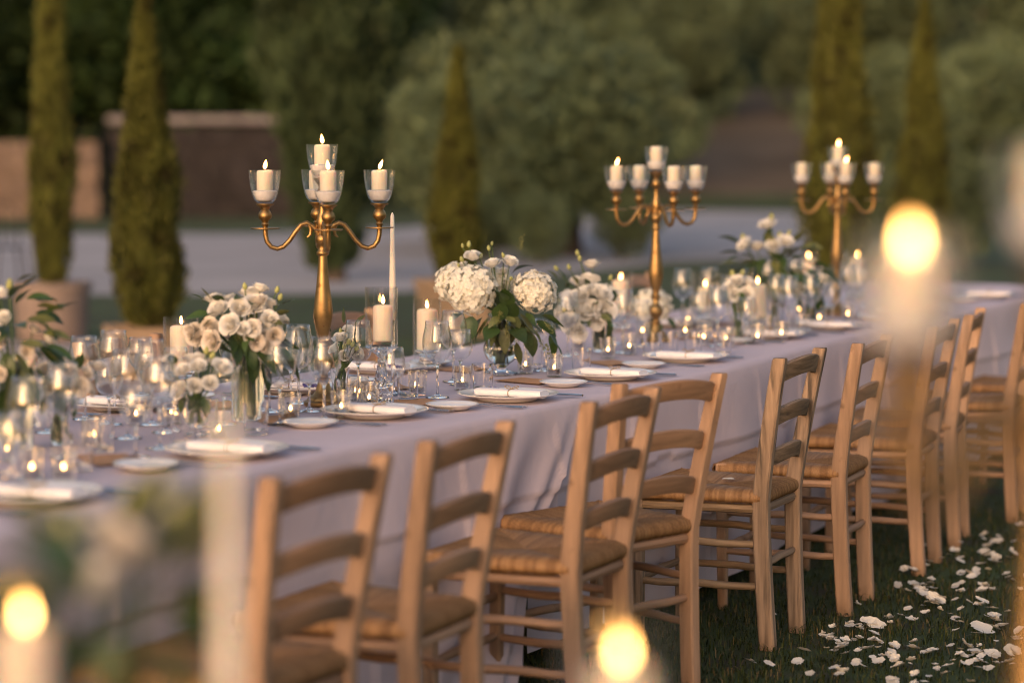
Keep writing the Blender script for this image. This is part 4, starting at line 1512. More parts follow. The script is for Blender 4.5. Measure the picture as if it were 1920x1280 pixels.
# --- small white bouquet in front of the rose bouquet
A = 'small bouquet of white lisianthus standing before the rose bouquet'
lbl_short[A] = 'the small lisianthus'
fl = [('rose', 352, 698, -.05, .028, (-.2, -.7, .5)), ('rose', 378, 690, -.05, .027, (.1, -.6, .7)), ('rose', 320, 680, 0, .023, (-.6, -.2, .7)), ('rose', 418, 695, -.02, .028, (.6, -.4, .5)), ('rose', 400, 720, -.05, .027, (.4, -.8, .1)), ('rose', 370, 725, -.05, .023, (0, -.9, .1)), ('rose', 345, 735, -.03, .026, (-.3, -.7, -.1)), ('bud', 388, 668, 0, .026, (.1, 0, 1)), ('bud', 398, 676, 0, .026, (.3, 0, 1)), ('rose', 365, 690, .04, .031, (0, .3, .8)), ('rose', 400, 690, .04, .028, (.3, .3, .8))]
gr = [('leaf', 330, 685, -.03, .04, (-.1, -.4, .8)), ('dark', 365, 740, -.03, .05, (0, -.3, -1)), ('dark', 385, 745, -.03, .06, (.3, -.3, -1)), ('dark', 350, 745, -.02, .05, (-.4, -.3, -.8)), ('euc', 395, 670, 0, .05, (.4, 0, .8))]
p5 = loose_bouquet(A, 'clear footed glass holding the small lisianthus bouquet', (368, 822), [(.030, 0), (.031, .003), (.012, .008), (.01, .02), (.028, .035), (.038, .06), (.040, .10)], .003, .034, .095, fl, gr, stems=6)
# --- leafy arrangement at the left end and its pale companion
A = 'tall leafy arrangement with cream roses at the far end from the candelabra'
lbl_short[A] = 'the leafy arrangement'
fl = [('rose', 20, 600, -.06, .028, (.1, -.7, .4)), ('creamrose', 12, 640, -.06, .026, (0, -.9, .2)), ('rose', -20, 580, 0, .03, (-.3, -.3, .8)), ('bud', 22, 545, 0, .032, (.1, 0, 1)), ('rose', 5, 560, 0, .03, (0, -.2, 1)), ('rose', 95, 640, -.02, .022, (.8, -.4, .3)), ('creamrose', 60, 660, -.05, .022, (.5, -.7, .1)), ('creamrose', 10, 700, -.05, .024, (0, -.9, -.1)), ('creamrose', 65, 625, 0, .022, (.4, -.2, .6))]
gr = []
for (x, y, s, d) in ((45, 545, .07, (.6, 0, .6)), (60, 560, .07, (.9, -.1, .3)), (75, 575, .07, (1, 0, 0)), (30, 560, .07, (.4, -.3, .8)), (60, 600, .08, (.9, -.4, .1)), (85, 605, .08, (.9, -.2, -.3)), (50, 640, .08, (.7, -.5, -.2)), (40, 670, .09, (.4, -.5, -.7)), (80, 650, .09, (.8, -.2, -.6)), (20, 660, .09, (.1, -.5, -.9)), (55, 690, .09, (.4, -.3, -1)), (30, 705, .1, (.2, -.3, -1)), (70, 690, .09, (.8, -.2, -.8)), (0, 690, .1, (-.2, -.3, -1)), (95, 625, .07, (1, 0, .1)), (100, 645, .08, (1, -.1, -.4)), (15, 730, .09, (.1, -.2, -1)), (45, 720, .09, (.3, -.2, -1)), (10, 590, .08, (-.2, -.5, .5)), (35, 610, .08, (.3, -.7, .1)), (15, 625, .08, (0, -.7, -.1)), (90, 590, .06, (.8, 0, .5))):
    gr.append((RNG.choice(('dark', 'euc', 'dark')), x, y, U(-.07, 0), s * 1.05, d))
    gr.append((RNG.choice(('dark', 'euc', 'dark')), x + U(-25, 25), y + U(-20, 25), U(-.10, .04), s * U(.8, 1.1), (d[0] + U(-.5, .5), d[1] + U(-.3, .3), d[2] + U(-.4, .4))))
p6 = loose_bouquet(A, 'clear glass vase under the tall leafy arrangement', (30, 848), CYLV(.045, .17), .003, .012, .165, fl, gr, stems=14, water=(.041, .12))
A = 'blush lisianthus bouquet in a slim glass beside the leafy arrangement'
lbl_short[A] = 'the blush flowers'
fl = [('creamrose', x, y, dy, .025, d) for (x, y, dy, d) in ((90, 700, -.03, (-.4, -.6, .6)), (115, 690, -.03, (0, -.5, .8)), (140, 700, -.04, (.3, -.7, .6)), (165, 705, -.02, (.6, -.3, .6)), (155, 725, -.05, (.4, -.9, .1)), (105, 725, -.05, (-.2, -.9, .2)), (130, 685, .02, (.1, .1, 1)), (165, 735, 0, (.9, -.2, 0)), (180, 700, .03, (.6, .2, .8)))]
fl += [('bud', 120, 680, 0, .024, (0, 0, 1)), ('bud', 150, 690, 0, .024, (.2, 0, 1)), ('bud', 100, 690, 0, .024, (-.2, 0, 1))]
gr = [('dark', x, y, -.03, .06, d) for (x, y, d) in ((100, 740, (-.4, -.4, -.8)), (120, 745, (0, -.5, -1)), (140, 745, (.3, -.4, -1)), (125, 755, (.1, -.3, -1)), (110, 715, (0, -.6, .3)), (150, 695, (.3, -.3, .8)), (90, 730, (-.8, -.2, -.4)))]
p7 = loose_bouquet(A, 'slim clear glass vase of the blush lisianthus', (112, 838), [(.020, 0), (.022, .003), (.026, .07), (.036, .12)], .003, .010, .115, fl, gr, stems=10, water=(.019, .07))
# --- far bouquets
A = 'wide loose bouquet of white roses and trailing greenery by the candelabrum'
lbl_short[A] = 'the loose bouquet'
pz = column_at(1452, .48)
bz = (1452, 275 + (CAMZ - TZ) * FPX / pz.y)
fl = [('rose', x, y, dy, s, d) for (x, y, dy, s, d) in ((1440, 428, 0, .045, (0, -.4, 1)), (1397, 462, -.03, .04, (-.4, -.5, .6)), (1447, 462, -.05, .04, (0, -.8, .5)), (1470, 458, -.02, .04, (.3, -.5, .7)), (1420, 470, .04, .045, (0, .3, 1)), (1490, 540, -.05, .036, (.4, -.7, .2)), (1455, 490, .04, .05, (0, .3, .8)))]
fl += [('bud', 1444, 412, 0, .034, (.1, 0, 1)), ('bud', 1393, 450, 0, .034, (-.2, 0, 1)), ('bud', 1477, 442, 0, .03, (.2, 0, 1)), ('bud', 1460, 445, 0, .03, (.1, 0, 1))]
gr = []
for k in range(80):
    x, y = U(1375, 1535), U(450, 548)
    gr.append((RNG.choice(('dark', 'euc', 'dark')), x, y, U(-.12, .08), U(.08, .12), ((x - 1450) / 60 + U(-.3, .3), U(-.6, .1), (490 - y) / 50 + U(-.4, .3))))
for (x, y) in ((1510, 545), (1520, 555), (1505, 565), (1515, 570), (1525, 540), (1535, 548)):
    gr.append(('dark', x, y, -.05, .11, (.3, -.1, -1)))
p8 = loose_bouquet(A, 'clear glass vase of the wide loose bouquet', bz, [(.03, 0), (.034, .003), (.045, .08), (.055, .17)], .003, .012, .165, fl, gr, stems=14, z=pz)
A = 'little posy of white buds with one dark leaf among the wine glasses'
lbl_short[A] = 'the dark-leaf posy'
pz = column_at(1384, .36)
bz = (1384, 275 + (CAMZ - TZ) * FPX / pz.y)
fl = [('rose', x, y, dy, .032, d) for (x, y, dy, d) in ((1380, 530, -.02, (0, -.6, .8)), (1365, 542, -.02, (-.6, -.5, .5)), (1400, 535, 0, (.5, -.3, .7)), (1398, 550, -.03, (.4, -.8, .2)), (1375, 552, -.03, (-.2, -.9, .1)))] + [('bud', 1372, 518, 0, .03, (0, 0, 1)), ('bud', 1390, 516, 0, .028, (.2, 0, 1))]
gr = [('leaf', 1384, 545, -.05, .075, (0, -.3, -1)), ('leaf', 1388, 550, -.04, .075, (.15, -.2, -1)), ('euc', 1370, 520, 0, .05, (-.4, 0, 1))]
p9 = loose_bouquet(A, 'slim clear glass vase under the little posy', bz, [(.02, 0), (.022, .003), (.026, .06), (.032, .10)], .0025, .01, .095, fl, gr, stems=6, z=pz)
mark(c1, 'the five-flame candelabrum')
mark(c2, 'the one-flame candelabrum')
mark(c3, 'the two-flame candelabrum')
mark(px(716, 764, TZ), 'the crystal pedestal')
mark(px(801, 694, TZ), 'the tall pillar candle')
mark(px(955, 753, TZ), 'the middle plate')
mark(px(341, 738, TZ), 'the candle behind roses')

# ------------------------------------------------------------------ candles in glass
def cyl_candle(p, label_g, label_c, r=1.0, h=1.0, kind='pillar', lit=True, stand=0.0, flame=None):
    o = thing('cylinder_candle_holder', label_g, 'candle holder', p, 0, 'glass cylinders with pillar candles')
    link('glass_cylinder', ME['cyl'], o, scale=(r, r, h))
    link('glass_block', ME['block'], o, loc=(0, 0, .0125 * h), scale=(r, r, h))
    candle(kind, (p.x, p.y, p.z + .0700 * h), label_c, lit, 'pillar candles in glass cylinders', flame)


def PP(x, y, lift=.0015):
    p = px(x, y, TZ)
    p.z = TZ + (.0065 if tn(p)[0] < SEAM + .02 else .0015)
    return p


# crystal pedestal with a cylinder
def pedestal(p, label, clabel, lit=True):
    t = thing('crystal_candle_holder', label, 'candle holder', p, 0, 'cut crystal candle pedestals')
    n = 20
    w_ = lambda i, j: 1 + (.055 if (i + j) % 2 else -.055)
    MB().lathe([(0, 0), (.034, 0), (.036, .004), (.035, .012), (.032, .020), (.028, .028), (.0235, .036), (.0195, .045), (.0185, .052), (.0225, .056), (.0225, .062), (.0215, .072), (.0195, .082), (.0175, .092), (.0155, .102), (.0135, .112), (.012, .122), (.0105, .130), (.0125, .136), (.0105, .142), (.016, .150), (.026, .158), (.038, .166), (.048, .174), (.0475, .177), (0, .177)], n, wob=w_).build('pedestal', MT['crystal'], t, smooth=False)
    mb = vessel([(.046, .1775), (.0475, .180), (.0480, .190), (.0485, .350)], .0028, .192, 36)
    mb.build('glass_cylinder', MT['thin'], t, angle=.6)
    candle('pillar', (p.x + .004, p.y, p.z + .1925), clabel, lit, 'pillar candles in glass cylinders', 0)


pedestal(PP(716, 764), 'clear cylinder on a cut crystal pedestal beside the unlit taper', 'burning cream pillar candle raised on the cut crystal pedestal')
cyl_candle(PP(801, 694), 'plain glass cylinder between crystal pedestal and big hydrangea bouquet', 'burning pillar candle between crystal pedestal and big hydrangea bouquet', .98, 1.0, 'tall', flame=4)
cyl_candle(PP(341, 738), 'plain glass cylinder behind the rounded rose bouquet', 'burning pillar candle behind the rounded rose bouquet', 1.1, .96, 'tall', flame=0)
q = column_at(1163, .98)
cyl_candle(q, 'plain glass cylinder behind the slim vase of lisianthus', 'burning pillar candle behind the slim vase of lisianthus', 1.0, 1.0, 'tall', flame=3)
q = column_at(1322, .70)
cyl_candle(q, 'plain glass cylinder between low hydrangea and little posy', 'burning pillar candle between low hydrangea and little posy', 1.0, 1.0, 'pillar', flame=0)
q = column_at(1420, .36)
cyl_candle(q, 'plain glass cylinder before the wide loose bouquet', 'burning pillar candle before the wide loose bouquet', 1.0, 1.0, 'tall', flame=0)
q = column_at(1515, .95)
cyl_candle(q, 'plain glass cylinder beyond the wide loose bouquet', 'burning pillar candle beyond the wide loose bouquet', 1.0, 1.0, 'tall', flame=0)
q = column_at(1607, .75)
cyl_candle(q, 'plain glass cylinder beyond the candelabrum with top and front lit', 'burning pillar candle beyond the candelabrum with top and front lit', 1.0, 1.0, 'tall', flame=0)
q = column_at(50, 1.0)
cyl_candle(q, 'plain glass cylinder behind the tall leafy arrangement', 'burning pillar candle behind the tall leafy arrangement', 1.0, 1.0, 'tall', flame=0)


def taper(p, hlabel, label, hh=.30, lit=False):
    t = thing('taper_holder', hlabel, 'candle holder', p, 0, 'tall glass taper holders')
    MB().lathe([(0, 0), (.040, 0), (.041, .002), (.036, .004), (.012, .007), (.006, .015), (.0055, .10), (.006, hh - .085), (.009, hh - .07), (.014, hh - .002), (.0142, hh), (.0125, hh), (.0085, hh - .06), (.0078, hh - .07), (0, hh - .07)], 24).build('glass_stem', MT['glass'], t)
    c = thing('taper_candle', label, 'candle', (p.x, p.y, p.z + hh - .068), 0, 'ivory taper candles')
    MB().lathe([(0, 0), (.0072, 0), (.0105, .075), (.0110, .08), (.0060, .318), (.0045, .324), (.0012, .330), (0, .331)], 20).build('wax', MT['taperwax'], c)
    link('wick', WICK, c, loc=(0, 0, .330))


taper(PP(737, 744), 'tall clear glass taper holder beside the crystal pedestal', 'unlit ivory taper candle rising beside the crystal pedestal')

# ------------------------------------------------------------------ votives, glasses, plates
def clean(s):
    return s


def vot(p, n=''):
    m_ = near_mark(Vector((p.x, p.y, 0)))
    put('votive', p, f'small clear votive glass near {m_}', 'votive', f'votive glasses near {m_}')
    tealight((p.x, p.y, p.z + .0084), f'lit tealight in the votive near {m_}', f'tealights near {m_}')


def gl(kind, p):
    m_ = near_mark(Vector((p.x, p.y, 0)))
    nm = {'wine': 'tall clear wine glass', 'small': 'small clear wine glass', 'tumbler': 'plain clear water tumbler'}[kind]
    put(kind, p, f'{nm} standing near {m_}', 'glass', nm + ('es' if nm.endswith('s') else 's') + ' near ' + m_)


for x, y in ((783, 744), (867, 731), (692, 768), (673, 756), (1039, 706), (985, 700), (322, 800), (175, 842), (1180, 664), (1285, 634), (960, 668), (1085, 655), (60, 905)):
    vot(PP(x, y))
for x, n in ((1365, .30), (1420, .24), (1465, .20), (1536, .34), (1320, .42), (1290, .80), (1395, .60), (1445, .75), (1500, .60), (1590, .30), (1140, .55), (1205, .75), (1450, .98)):
    vot(column_at(x, n))
for x, y, k in ((820, 749, 'wine'), (850, 716, 'wine'), (863, 722, 'small'), (905, 733, 'tumbler'), (672, 748, 'wine'), (560, 760, 'wine'), (608, 792, 'wine'), (652, 770, 'tumbler'),
                (1021, 696, 'small'), (1090, 700, 'tumbler'), (1065, 668, 'wine'), (1000, 690, 'tumbler'), (1168, 662, 'wine'), (1200, 650, 'small'), (1222, 668, 'tumbler'), (1255, 665, 'tumbler'), (1150, 645, 'small'),
                (240, 826, 'wine'), (285, 800, 'wine'), (310, 815, 'small'), (205, 800, 'small'), (345, 840, 'tumbler'), (160, 790, 'wine'), (55, 900, 'wine'), (25, 930, 'small'), (480, 818, 'tumbler'), (505, 776, 'small'), (545, 745, 'small'), (150, 885, 'tumbler')):
    gl(k, PP(x, y))
for x, y, k in ((120, 862, 'wine'), (190, 850, 'tumbler'), (255, 862, 'small'), (300, 845, 'wine'), (385, 812, 'tumbler'), (420, 800, 'small'), (90, 815, 'small'), (215, 775, 'wine'), (330, 770, 'small'), (525, 800, 'wine'), (580, 775, 'small'), (10, 900, 'tumbler'), (440, 755, 'wine'), (265, 745, 'small'), (735, 770, 'small'), (765, 752, 'tumbler')):
    gl(k, PP(x, y))
for x, y in ((255, 800), (410, 830), (120, 905), (545, 790), (640, 785), (15, 870), (360, 790)):
    vot(PP(x, y))
for x, n, k in ((1345, .34, 'wine'), (1366, .55, 'wine'), (1400, .28, 'small'), (1410, .62, 'wine'), (1440, .30, 'tumbler'), (1455, .40, 'wine'), (1478, .30, 'wine'), (1492, .52, 'small'), (1520, .28, 'wine'), (1540, .45, 'wine'), (1560, .30, 'small'), (1590, .42, 'wine'), (1612, .36, 'wine'), (1625, .55, 'small'),
                (1310, .58, 'small'), (1300, .30, 'tumbler'), (1330, .85, 'wine'), (1280, .92, 'wine'), (1380, .85, 'small'), (1440, .85, 'wine'), (1490, .80, 'wine'), (1550, .70, 'small'), (1575, .85, 'wine'), (1660, .40, 'wine'), (1700, .45, 'wine'), (1740, .4, 'small'), (1355, .20, 'tumbler'), (1500, .22, 'tumbler')):
    gl(k, column_at(x, n))


# cutlery
def fork_mesh():
    mb = MB()
    mb.tube([(-.095, 0, .003), (-.05, 0, .003), (0, 0, .004), (.03, 0, .007)], [.0065, .005, .0028, .0032], 8, flat=.4)
    for k in range(4):
        o = (k - 1.5) * .0052
        mb.tube([(.03, o * .3, .007), (.045, o, .005), (.07, o, .004), (.095, o * .95, .007)], [.0022, .0016, .0014, .0007], 6, flat=.7)
    return mb.mesh('fork', MT['steel'])


def knife_mesh():
    mb = MB()
    mb.tube([(-.11, 0, .005), (-.06, 0, .005), (-.005, 0, .005)], [.006, .0065, .0055], 8, flat=.55)
    mb.tube([(-.005, 0, .005), (.05, .001, .005), (.09, .002, .005), (.112, .004, .005)], [.0075, .0095, .0085, .001], 8, flat=.12)
    return mb.mesh('knife', MT['steel'])


def spoon_mesh():
    mb = MB()
    mb.tube([(-.09, 0, .003), (-.04, 0, .003), (.02, 0, .005), (.04, 0, .006)], [.0065, .0045, .0028, .003], 8, flat=.4)
    rings = []
    for k in range(9):
        u = k / 8
        r = .019 * math.sin(math.pi * (.06 + .9 * u)) ** .6
        rings.append([(.04 + .056 * u, r * v, .006 - .006 * (1 - v * v) * math.sin(math.pi * u) + .0005) for v in (-1, -.6, 0, .6, 1)])
    mb.grid(rings)
    return mb.mesh('spoon', MT['steel'])


ME['fork'], ME['knife'], ME['spoon'] = fork_mesh(), knife_mesh(), spoon_mesh()


def napkin_proto():
    t = thing('napkin', 'x', 'napkin')
    rings = []
    for k in range(13):
        u = -1 + 2 * k / 12
        X = u * .11
        pin = 1 - .16 * math.exp(-(u * 6) ** 2)
        sec = []
        for j in range(16):
            a = 2 * math.pi * j / 16
            cx_ = math.copysign(abs(math.cos(a)) ** .7, math.cos(a)) * .029
            cz_ = math.copysign(abs(math.sin(a)) ** .7, math.sin(a)) * .0125
            sec.append((X + .003 * math.sin(j * 1.3) * (1 if abs(u) == 1 else 0), cx_ * pin + .001 * math.sin(k), .0128 + cz_ * pin))
        rings.append(sec)
    MB().loft(rings).build('rolled_cloth', MT['napkin'], t, angle=.9)
    mb = MB()
    for k in range(4):
        b_ = -.085 + k * .0
        mb.add([], [])
    mb.tube([(.113, -.026 + .006 * i, .006 + .004 * math.sin(i)) for i in range(9)], .0012, 5)
    mb.tube([(.112, .020 - .005 * i, .013 + .003 * math.cos(i)) for i in range(8)], .0012, 5)
    mb.build('rolled_edge', MT['napkin'], t)
    tw = MB()
    tw.tube([(.0, .0255 * math.copysign(abs(math.cos(a)) ** .7, math.cos(a)), .0128 + .0115 * math.copysign(abs(math.sin(a)) ** .7, math.sin(a))) for a in [2 * math.pi * k / 18 for k in range(19)]], .0013, 6)
    for s in (-1, 1):
        tw.tube([(0, 0, .025), (s * .008, -.006, .031), (s * .020, -.009, .034), (s * .024, -.002, .031), (s * .014, .003, .027), (0, 0, .025)], .0011, 6)
        tw.tube([(0, 0, .025), (s * .008, -.014, .026), (s * .015, -.025, .022)], .0011, 6)
    tw.build('twine', MT['twine'], t)
    return remember(t)


NAP = napkin_proto()
SPRIG = MB()
SPRIG.tube([(-.07, 0, .002), (.0, .002, .003), (.06, 0, .004)], .0009, 5)
for k in range(30):
    u = k / 30
    a = k * 2.4
    c = Vector((.005 + .065 * u, .0045 * math.cos(a) * (1 - .5 * u), .005 + .004 * math.sin(a)))
    r = .0042 * (1 - .4 * u)
    SPRIG.add([c + Vector(v) * r for v in ((1.3, 0, 0), (-1.3, 0, 0), (0, 1, 0), (0, -1, 0), (0, 0, 1), (0, 0, -1))], [(0, 2, 4), (2, 1, 4), (1, 3, 4), (3, 0, 4), (2, 0, 5), (1, 2, 5), (3, 1, 5), (0, 3, 5)])
ME['sprig'] = SPRIG.mesh('lavender_sprig', MT['lavender'])
mb = MB()
mb.grid([[(-.07 + .14 * i / 6, -.10 + .2 * j / 8, .0012 + .004 * math.sin(i / 6 * 3.1) * (j / 8)) for j in range(9)] for i in range(7)])
mb.add([(x, y, z - .0011) for x, y, z in mb.v], [f[::-1] for f in mb.f])
ME['menu'] = mb.mesh('menu_card', MT['paper'])

NANG = math.atan2(NV.y, NV.x)
nap_used = [False]


def setting(p, seat, far=False, full=True, bread=True, menu=True):
    """plate with a rolled napkin, sprig, cutlery, bread plate and menu card."""
    z = p.z
    sgn = -1 if far else 1
    n_, a_ = NV * sgn, AV * sgn
    grp = 'settings across the table' if far else 'settings along the chairs'
    put('plate', p, f'round white dinner plate set {seat}', 'plate', 'dinner plates of the ' + grp)
    lb = f'rolled white napkin tied with twine set {seat}'
    rz = NANG + (math.pi if far else 0) + U(-.08, .08)
    q = Vector((p.x, p.y, z + .0085)) - n_ * .012
    if not nap_used[0]:
        NAP.location, NAP.rotation_euler = q, (0, 0, rz)
        NAP['label'], NAP['group'] = lb, 'rolled napkins of the ' + grp
        nap_used[0] = True
    else:
        dup(NAP, q, rz, lb, 'rolled napkins of the ' + grp)
    s = q + n_ * .055 + a_ * .034 + Vector((0, 0, .0125))
    put('sprig', s, f'blue lavender sprig by the napkin set {seat}', 'flower', 'lavender sprigs beside the napkins', rz=rz + U(-.2, .2))
    if full:
        for k, o in (('knife', .175), ('spoon', .205)):
            put(k, Vector((p.x, p.y, z)) + a_ * o - n_ * U(.03, .06), f'polished steel {k} set {seat}', 'cutlery', f'steel {k}s of the {grp}', rz=NANG + (math.pi if far else 0) + U(-.04, .04))
        for o in (-.178, -.207):
            put('fork', Vector((p.x, p.y, z)) + a_ * o - n_ * U(.03, .06), f'polished steel fork set {seat}', 'cutlery', 'steel forks of the ' + grp, rz=NANG + (math.pi if far else 0) + U(-.04, .04))
    if bread:
        put('side', Vector((p.x, p.y, z)) + a_ * -.30 + n_ * .03, f'small white bread plate set {seat}', 'plate', 'bread plates of the ' + grp)
    if menu:
        put('menu', Vector((p.x, p.y, z)) + a_ * -.20 + n_ * .20, f'tan paper card set {seat}', 'card', 'paper cards of the ' + grp, rz=NANG + U(.9, 1.3))


SE = [((60, 943), 'before the chair farthest from the weathered chair'), ((425, 858), 'before the second chair, near the rounded rose bouquet'), ((702, 784), 'beside the candelabrum with all five lit'), ((952, 753), 'before the big hydrangea bouquet'),
      ((1145, 710), 'before the askew chair'), ((1284, 677), 'before the weathered chair'), ((1440, 634), 'before the chair just past the weathered one'), ((1548, 617), 'before the second chair past the weathered one')]
for (x, y), s in SE:
    setting(PP(x, y), s)
for x, s in ((1690, 'before the third chair past the weathered one'), (1850, 'before the fourth chair past the weathered one')):
    setting(column_at(x, .20), s)
for x, y, s in ((232, 770, 'before the far chair behind the rose bouquet'), (715, 698, 'before the far chair behind the crystal pedestal'), (555, 738, 'across the table from the rounded rose bouquet'), (1262, 612, 'before the far chair behind the one-flame candelabrum')):
    setting(PP(x, y), s, far=True, full=(x < 800))

# petal on the weathered chair's seat
def petal_mesh(seed):
    """a crumpled petal, one to three leaves of it curling over one another."""
    rg = random.Random(seed)
    mb = MB()
    for part in range(1 if seed in (2, 5) else rg.choice((1, 2, 2, 3))):
        P = []
        cu = rg.uniform(.3, 1.0) if seed in (2, 5) else rg.uniform(.5, 2.2)
        tw = rg.uniform(-.8, .8)
        ph = rg.uniform(0, 6)
        amp = .015 if seed in (2, 5) else .07
        sc1 = rg.uniform(.7, 1.1)
        M = Matrix.Translation((rg.uniform(-.3, .3) * (part > 0), rg.uniform(-.35, .35) * (part > 0), .10 * part)) @ Matrix.Rotation(rg.uniform(0, 6.28) if part else 0, 4, 'Z') @ Matrix.Rotation(rg.uniform(-.6, .6) if part else 0, 4, 'X')
        for i in range(8):
            u = i / 7
            wv = .5 * math.sin(math.pi * (.1 + .80 * u)) ** .6
            row = []
            for j in range(7):
                v = -1 + j / 3
                row.append(((u - .5) * sc1 + .05 * math.sin(v * 5 + ph), wv * v * (1 + .12 * math.sin(u * 9 + ph)), cu * (.30 * v * v * wv + .30 * (u - .5) ** 2) + tw * .2 * v * (u - .5) + amp * math.sin(u * 8 + v * 5 + ph) + rg.uniform(-.02, .02)))
            P.append(row)
        mb.grid(P, M)
    return mb.mesh('petal', MT['fallen'], angle=None)


PETS = [petal_mesh(s) for s in range(14)]
M_ = chair_b.matrix_basis
pp_ = Matrix.Translation(chair_b.location) @ Matrix.Rotation(chair_b.rotation_euler[2], 4, 'Z') @ Vector((.03, .17, .492))
tag(link('petal', PETS[2], None, loc=pp_, rot=(0, 0, .3), scale=(.048, .036, .02)), 'single white petal lying on the weathered chair seat', 'petal')

# ------------------------------------------------------------------ grass and fallen petals
def grass_mesh():
    pts = []
    n = 120000
    d = NP.uniform(6.2, 15, n)
    l = NP.uniform(-.2, 3.9, n)
    keep = (l < .24 * d + .35) & (NP.random(n) < np.clip((11.5 - d) / 3.5, .28, 1))
    q = (l - O0.x) * NV.x + (d - O0.y) * NV.y
    keep &= q < .15
    d, l = d[keep], l[keep]
    n = len(d)
    C = np.stack([l, d, np.full(n, -.003)], 1)
    clump = np.array([mnoise.noise((a * 3, b * 3, 0)) for a, b in zip(l, d)])
    h = (.022 + .026 * NP.random(n)) * (1 + .5 * clump)
    th = NP.random(n) * 6.283
    lean = NP.random(n) * 1.7
    ax = np.stack([np.cos(th), np.sin(th), np.zeros(n)], 1)
    sd_ = np.stack([-np.sin(th), np.cos(th), np.zeros(n)], 1) * (.0013 + .0013 * NP.random(n))[:, None]
    up = np.array([0, 0, 1.0])
    b0, b1 = C - sd_, C + sd_
    mid = C + up * (h * .6)[:, None] + ax * (h * .25 * lean)[:, None]
    tip = C + up * (h * np.clip(1 - .4 * lean, .3, 1))[:, None] + ax * (h * lean * .8)[:, None]
    V = np.stack([b0, b1, mid + sd_ * .8, mid - sd_ * .8, tip], 1).reshape(-1, 3)
    base = (np.arange(n) * 5)[:, None]
    Q = (base + np.array([0, 1, 2, 3])).astype(np.int32)
    Tt = (base + np.array([3, 2, 4])).astype(np.int32)
    me = bpy.data.meshes.new('grass')
    me.vertices.add(len(V))
    me.vertices.foreach_set('co', V.astype(np.float32).ravel())
    loops = np.concatenate([Q.ravel(), Tt.ravel()])
    me.loops.add(len(loops))
    me.loops.foreach_set('vertex_index', loops)
    me.polygons.add(2 * n)
    me.polygons.foreach_set('loop_start', np.concatenate([np.arange(n) * 4, n * 4 + np.arange(n) * 3]).astype(np.int32))
    me.update(calc_edges=True)
    at = me.attributes.new('blade', 'FLOAT', 'POINT')
    at.data.foreach_set('value', np.repeat(np.clip(NP.random(n) + .25 * clump, 0, 1), 5).astype(np.float32))
    me.materials.append(MT['blade'])
    return me


tag(link('grass', grass_mesh()), 'short dark turf under and beside the chairs', 'grass', kind='stuff')

cl = [(1600, 1195, 90, 40), (1700, 1170, 70, 30), (1760, 1120, 90, 35), (1850, 1090, 70, 40), (1800, 1060, 80, 30), (1880, 1180, 60, 40), (1560, 1255, 90, 25), (1740, 1250, 110, 25), (1880, 1020, 50, 25), (1640, 1230, 60, 25), (1800, 1215, 90, 40), (1680, 1090, 80, 40), (1850, 1250, 80, 25)]
cnt = 0
for k in range(290):
    if k < 150:
        cx, cy2, sx_, sy_ = RNG.choice(cl)
        x, y = RNG.gauss(cx, sx_ * .62), RNG.gauss(cy2, sy_ * .62)
    else:
        x, y = U(1330, 2000), U(960, 1330)
        if x < 1500 and U(0, 1) < .6:
            continue
    if y < 930 or y > 1340 or x > 2050 or x < 1320:
        continue
    p = px(x, y)
    if tn(p)[1] > -.50 and U(0, 1) < .85:
        continue
    s = U(.016, .034) * (1.3 if U(0, 1) < .2 else 1)
    o = link('petal', RNG.choice(PETS), None, loc=(p.x, p.y, .022 + U(0, .014)), rot=(U(-.4, .4), U(-.4, .4), U(0, 6.28)), scale=(s * U(.9, 1.5), s, s * U(.35, .9)))
    tag(o, 'white rose petal fallen on the dark grass behind the chairs', 'petal', 'white petals scattered on the grass')
p = px(1841, 1198)
tag(link('petal', PETS[5], None, loc=(p.x, p.y, .035), rot=(.5, .2, .4), scale=(.075, .06, .04)), 'large smooth white petal standing up among the small crumpled ones', 'petal')

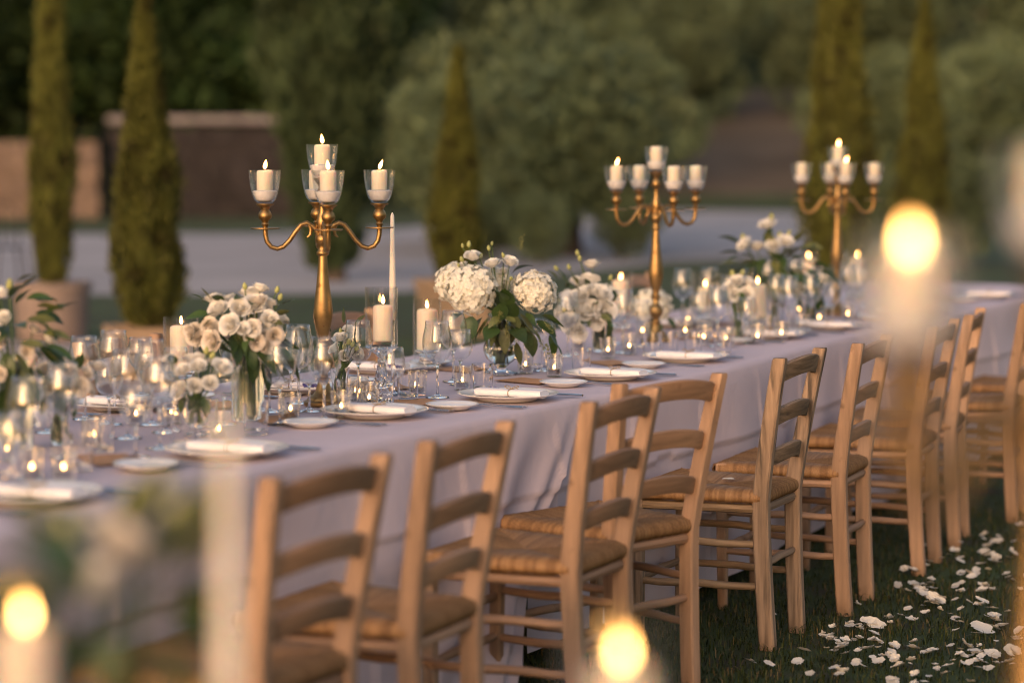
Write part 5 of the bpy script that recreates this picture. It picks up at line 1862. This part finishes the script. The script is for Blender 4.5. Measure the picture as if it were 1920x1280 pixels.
# ------------------------------------------------------------------ foreground table with its candles and flowers
ft = thing('banquet_table', 'wooden banquet table of the second row under its own cloth', 'table', (0, 2.05, 0))
MB().box((0, 0, TZ - .025), (2.6, 1.0, .034)).build('tabletop', MT['wood_h'], ft)
for a, b in ((-1, -1), (1, -1), (-1, 1), (1, 1)):
    MB().box((a * 1.15, b * .38, (TZ - .045) / 2), (.06, .06, TZ - .045), bev=.006).build('leg', MT['wood_v'], ft)
rows = []
for i in range(101):
    X = -1.3 + 2.6 * i / 100
    row = []
    for kind, q in [('n', 1 - k / 10) for k in range(11)] + [('t', k / 8) for k in range(1, 8)] + [('f', k / 10) for k in range(11)]:
        if kind == 't':
            row.append((X, 1.55 + q, TZ))
        else:
            s = -1 if kind == 'n' else 1
            row.append((X, 2.05 + s * (.505 + q * (.02 + .018 * math.sin(X * 11) + .01 * math.sin(X * 4))), TZ - (TZ - .06) * q))
    rows.append(row)
mb = MB().grid(rows)
tag(mb.build('tablecloth', MT['cloth'], angle=None), 'lilac-grey cloth of the second table carrying the foreground candles', 'tablecloth')
candelabrum(c4, math.atan2(-.098, -.138), 'gold candelabrum on the second table, blurred in the foreground', (0, 'top'), 'foreground candelabrum')
pedestal(Vector((.0955, 2.165, TZ + .0015)), 'blurred crystal pedestal cylinder in the foreground before the chairs', 'blurred burning pillar candle in the foreground before the chairs')
pedestal(Vector((-.482, 2.34, TZ + .0015)), 'blurred crystal pedestal cylinder in the foreground beside white flowers', 'blurred burning pillar candle in the foreground beside white flowers')
taper(Vector((-.262, 2.20, TZ + .0015)), 'blurred glass taper holder on the second table', 'blurred unlit ivory taper in the foreground beside white flowers', .27)
A = 'blurred foreground bouquet of white roses with bright green leaves'
lbl_short[A] = 'the foreground bouquet'
pf = Vector((-.405, 2.48, TZ + .0015))
base = (245, 1682)
fl = [(k_, x, y, dy, s, d) for (k_, x, y, dy, s, d) in (('creamrose', 250, 1030, -.03, .026, (0, -.6, .7)), ('rose', 205, 1000, .02, .022, (-.4, 0, .9)), ('creamrose', 300, 1060, .02, .022, (.5, 0, .8)), ('rose', 225, 1085, -.05, .024, (0, -.9, .2)), ('creamrose', 170, 1060, -.02, .022, (-.6, -.5, .4)))]
fl += [('bud', 320, 930, 0, .03, (.2, 0, 1)), ('bud', 340, 985, 0, .03, (.3, 0, .9)), ('bud', 150, 1010, 0, .03, (-.3, 0, 1)), ('bud', 270, 960, 0, .03, (.1, 0, 1))]
gr = []
for k in range(60):
    x, y = U(110, 400), U(970, 1300)
    gr.append((RNG.choice(('euc', 'euc', 'leaf', 'dark')), x, y, U(-.10, .05), U(.06, .10), ((x - 250) / 80 + U(-.4, .4), U(-.6, .1), (1130 - y) / 90 + U(-.3, .4))))
loose_bouquet(A, 'clear glass vase of the foreground bouquet', base, CYLV(.045, .20), .003, .012, .195, fl, gr, stems=10, z=pf)
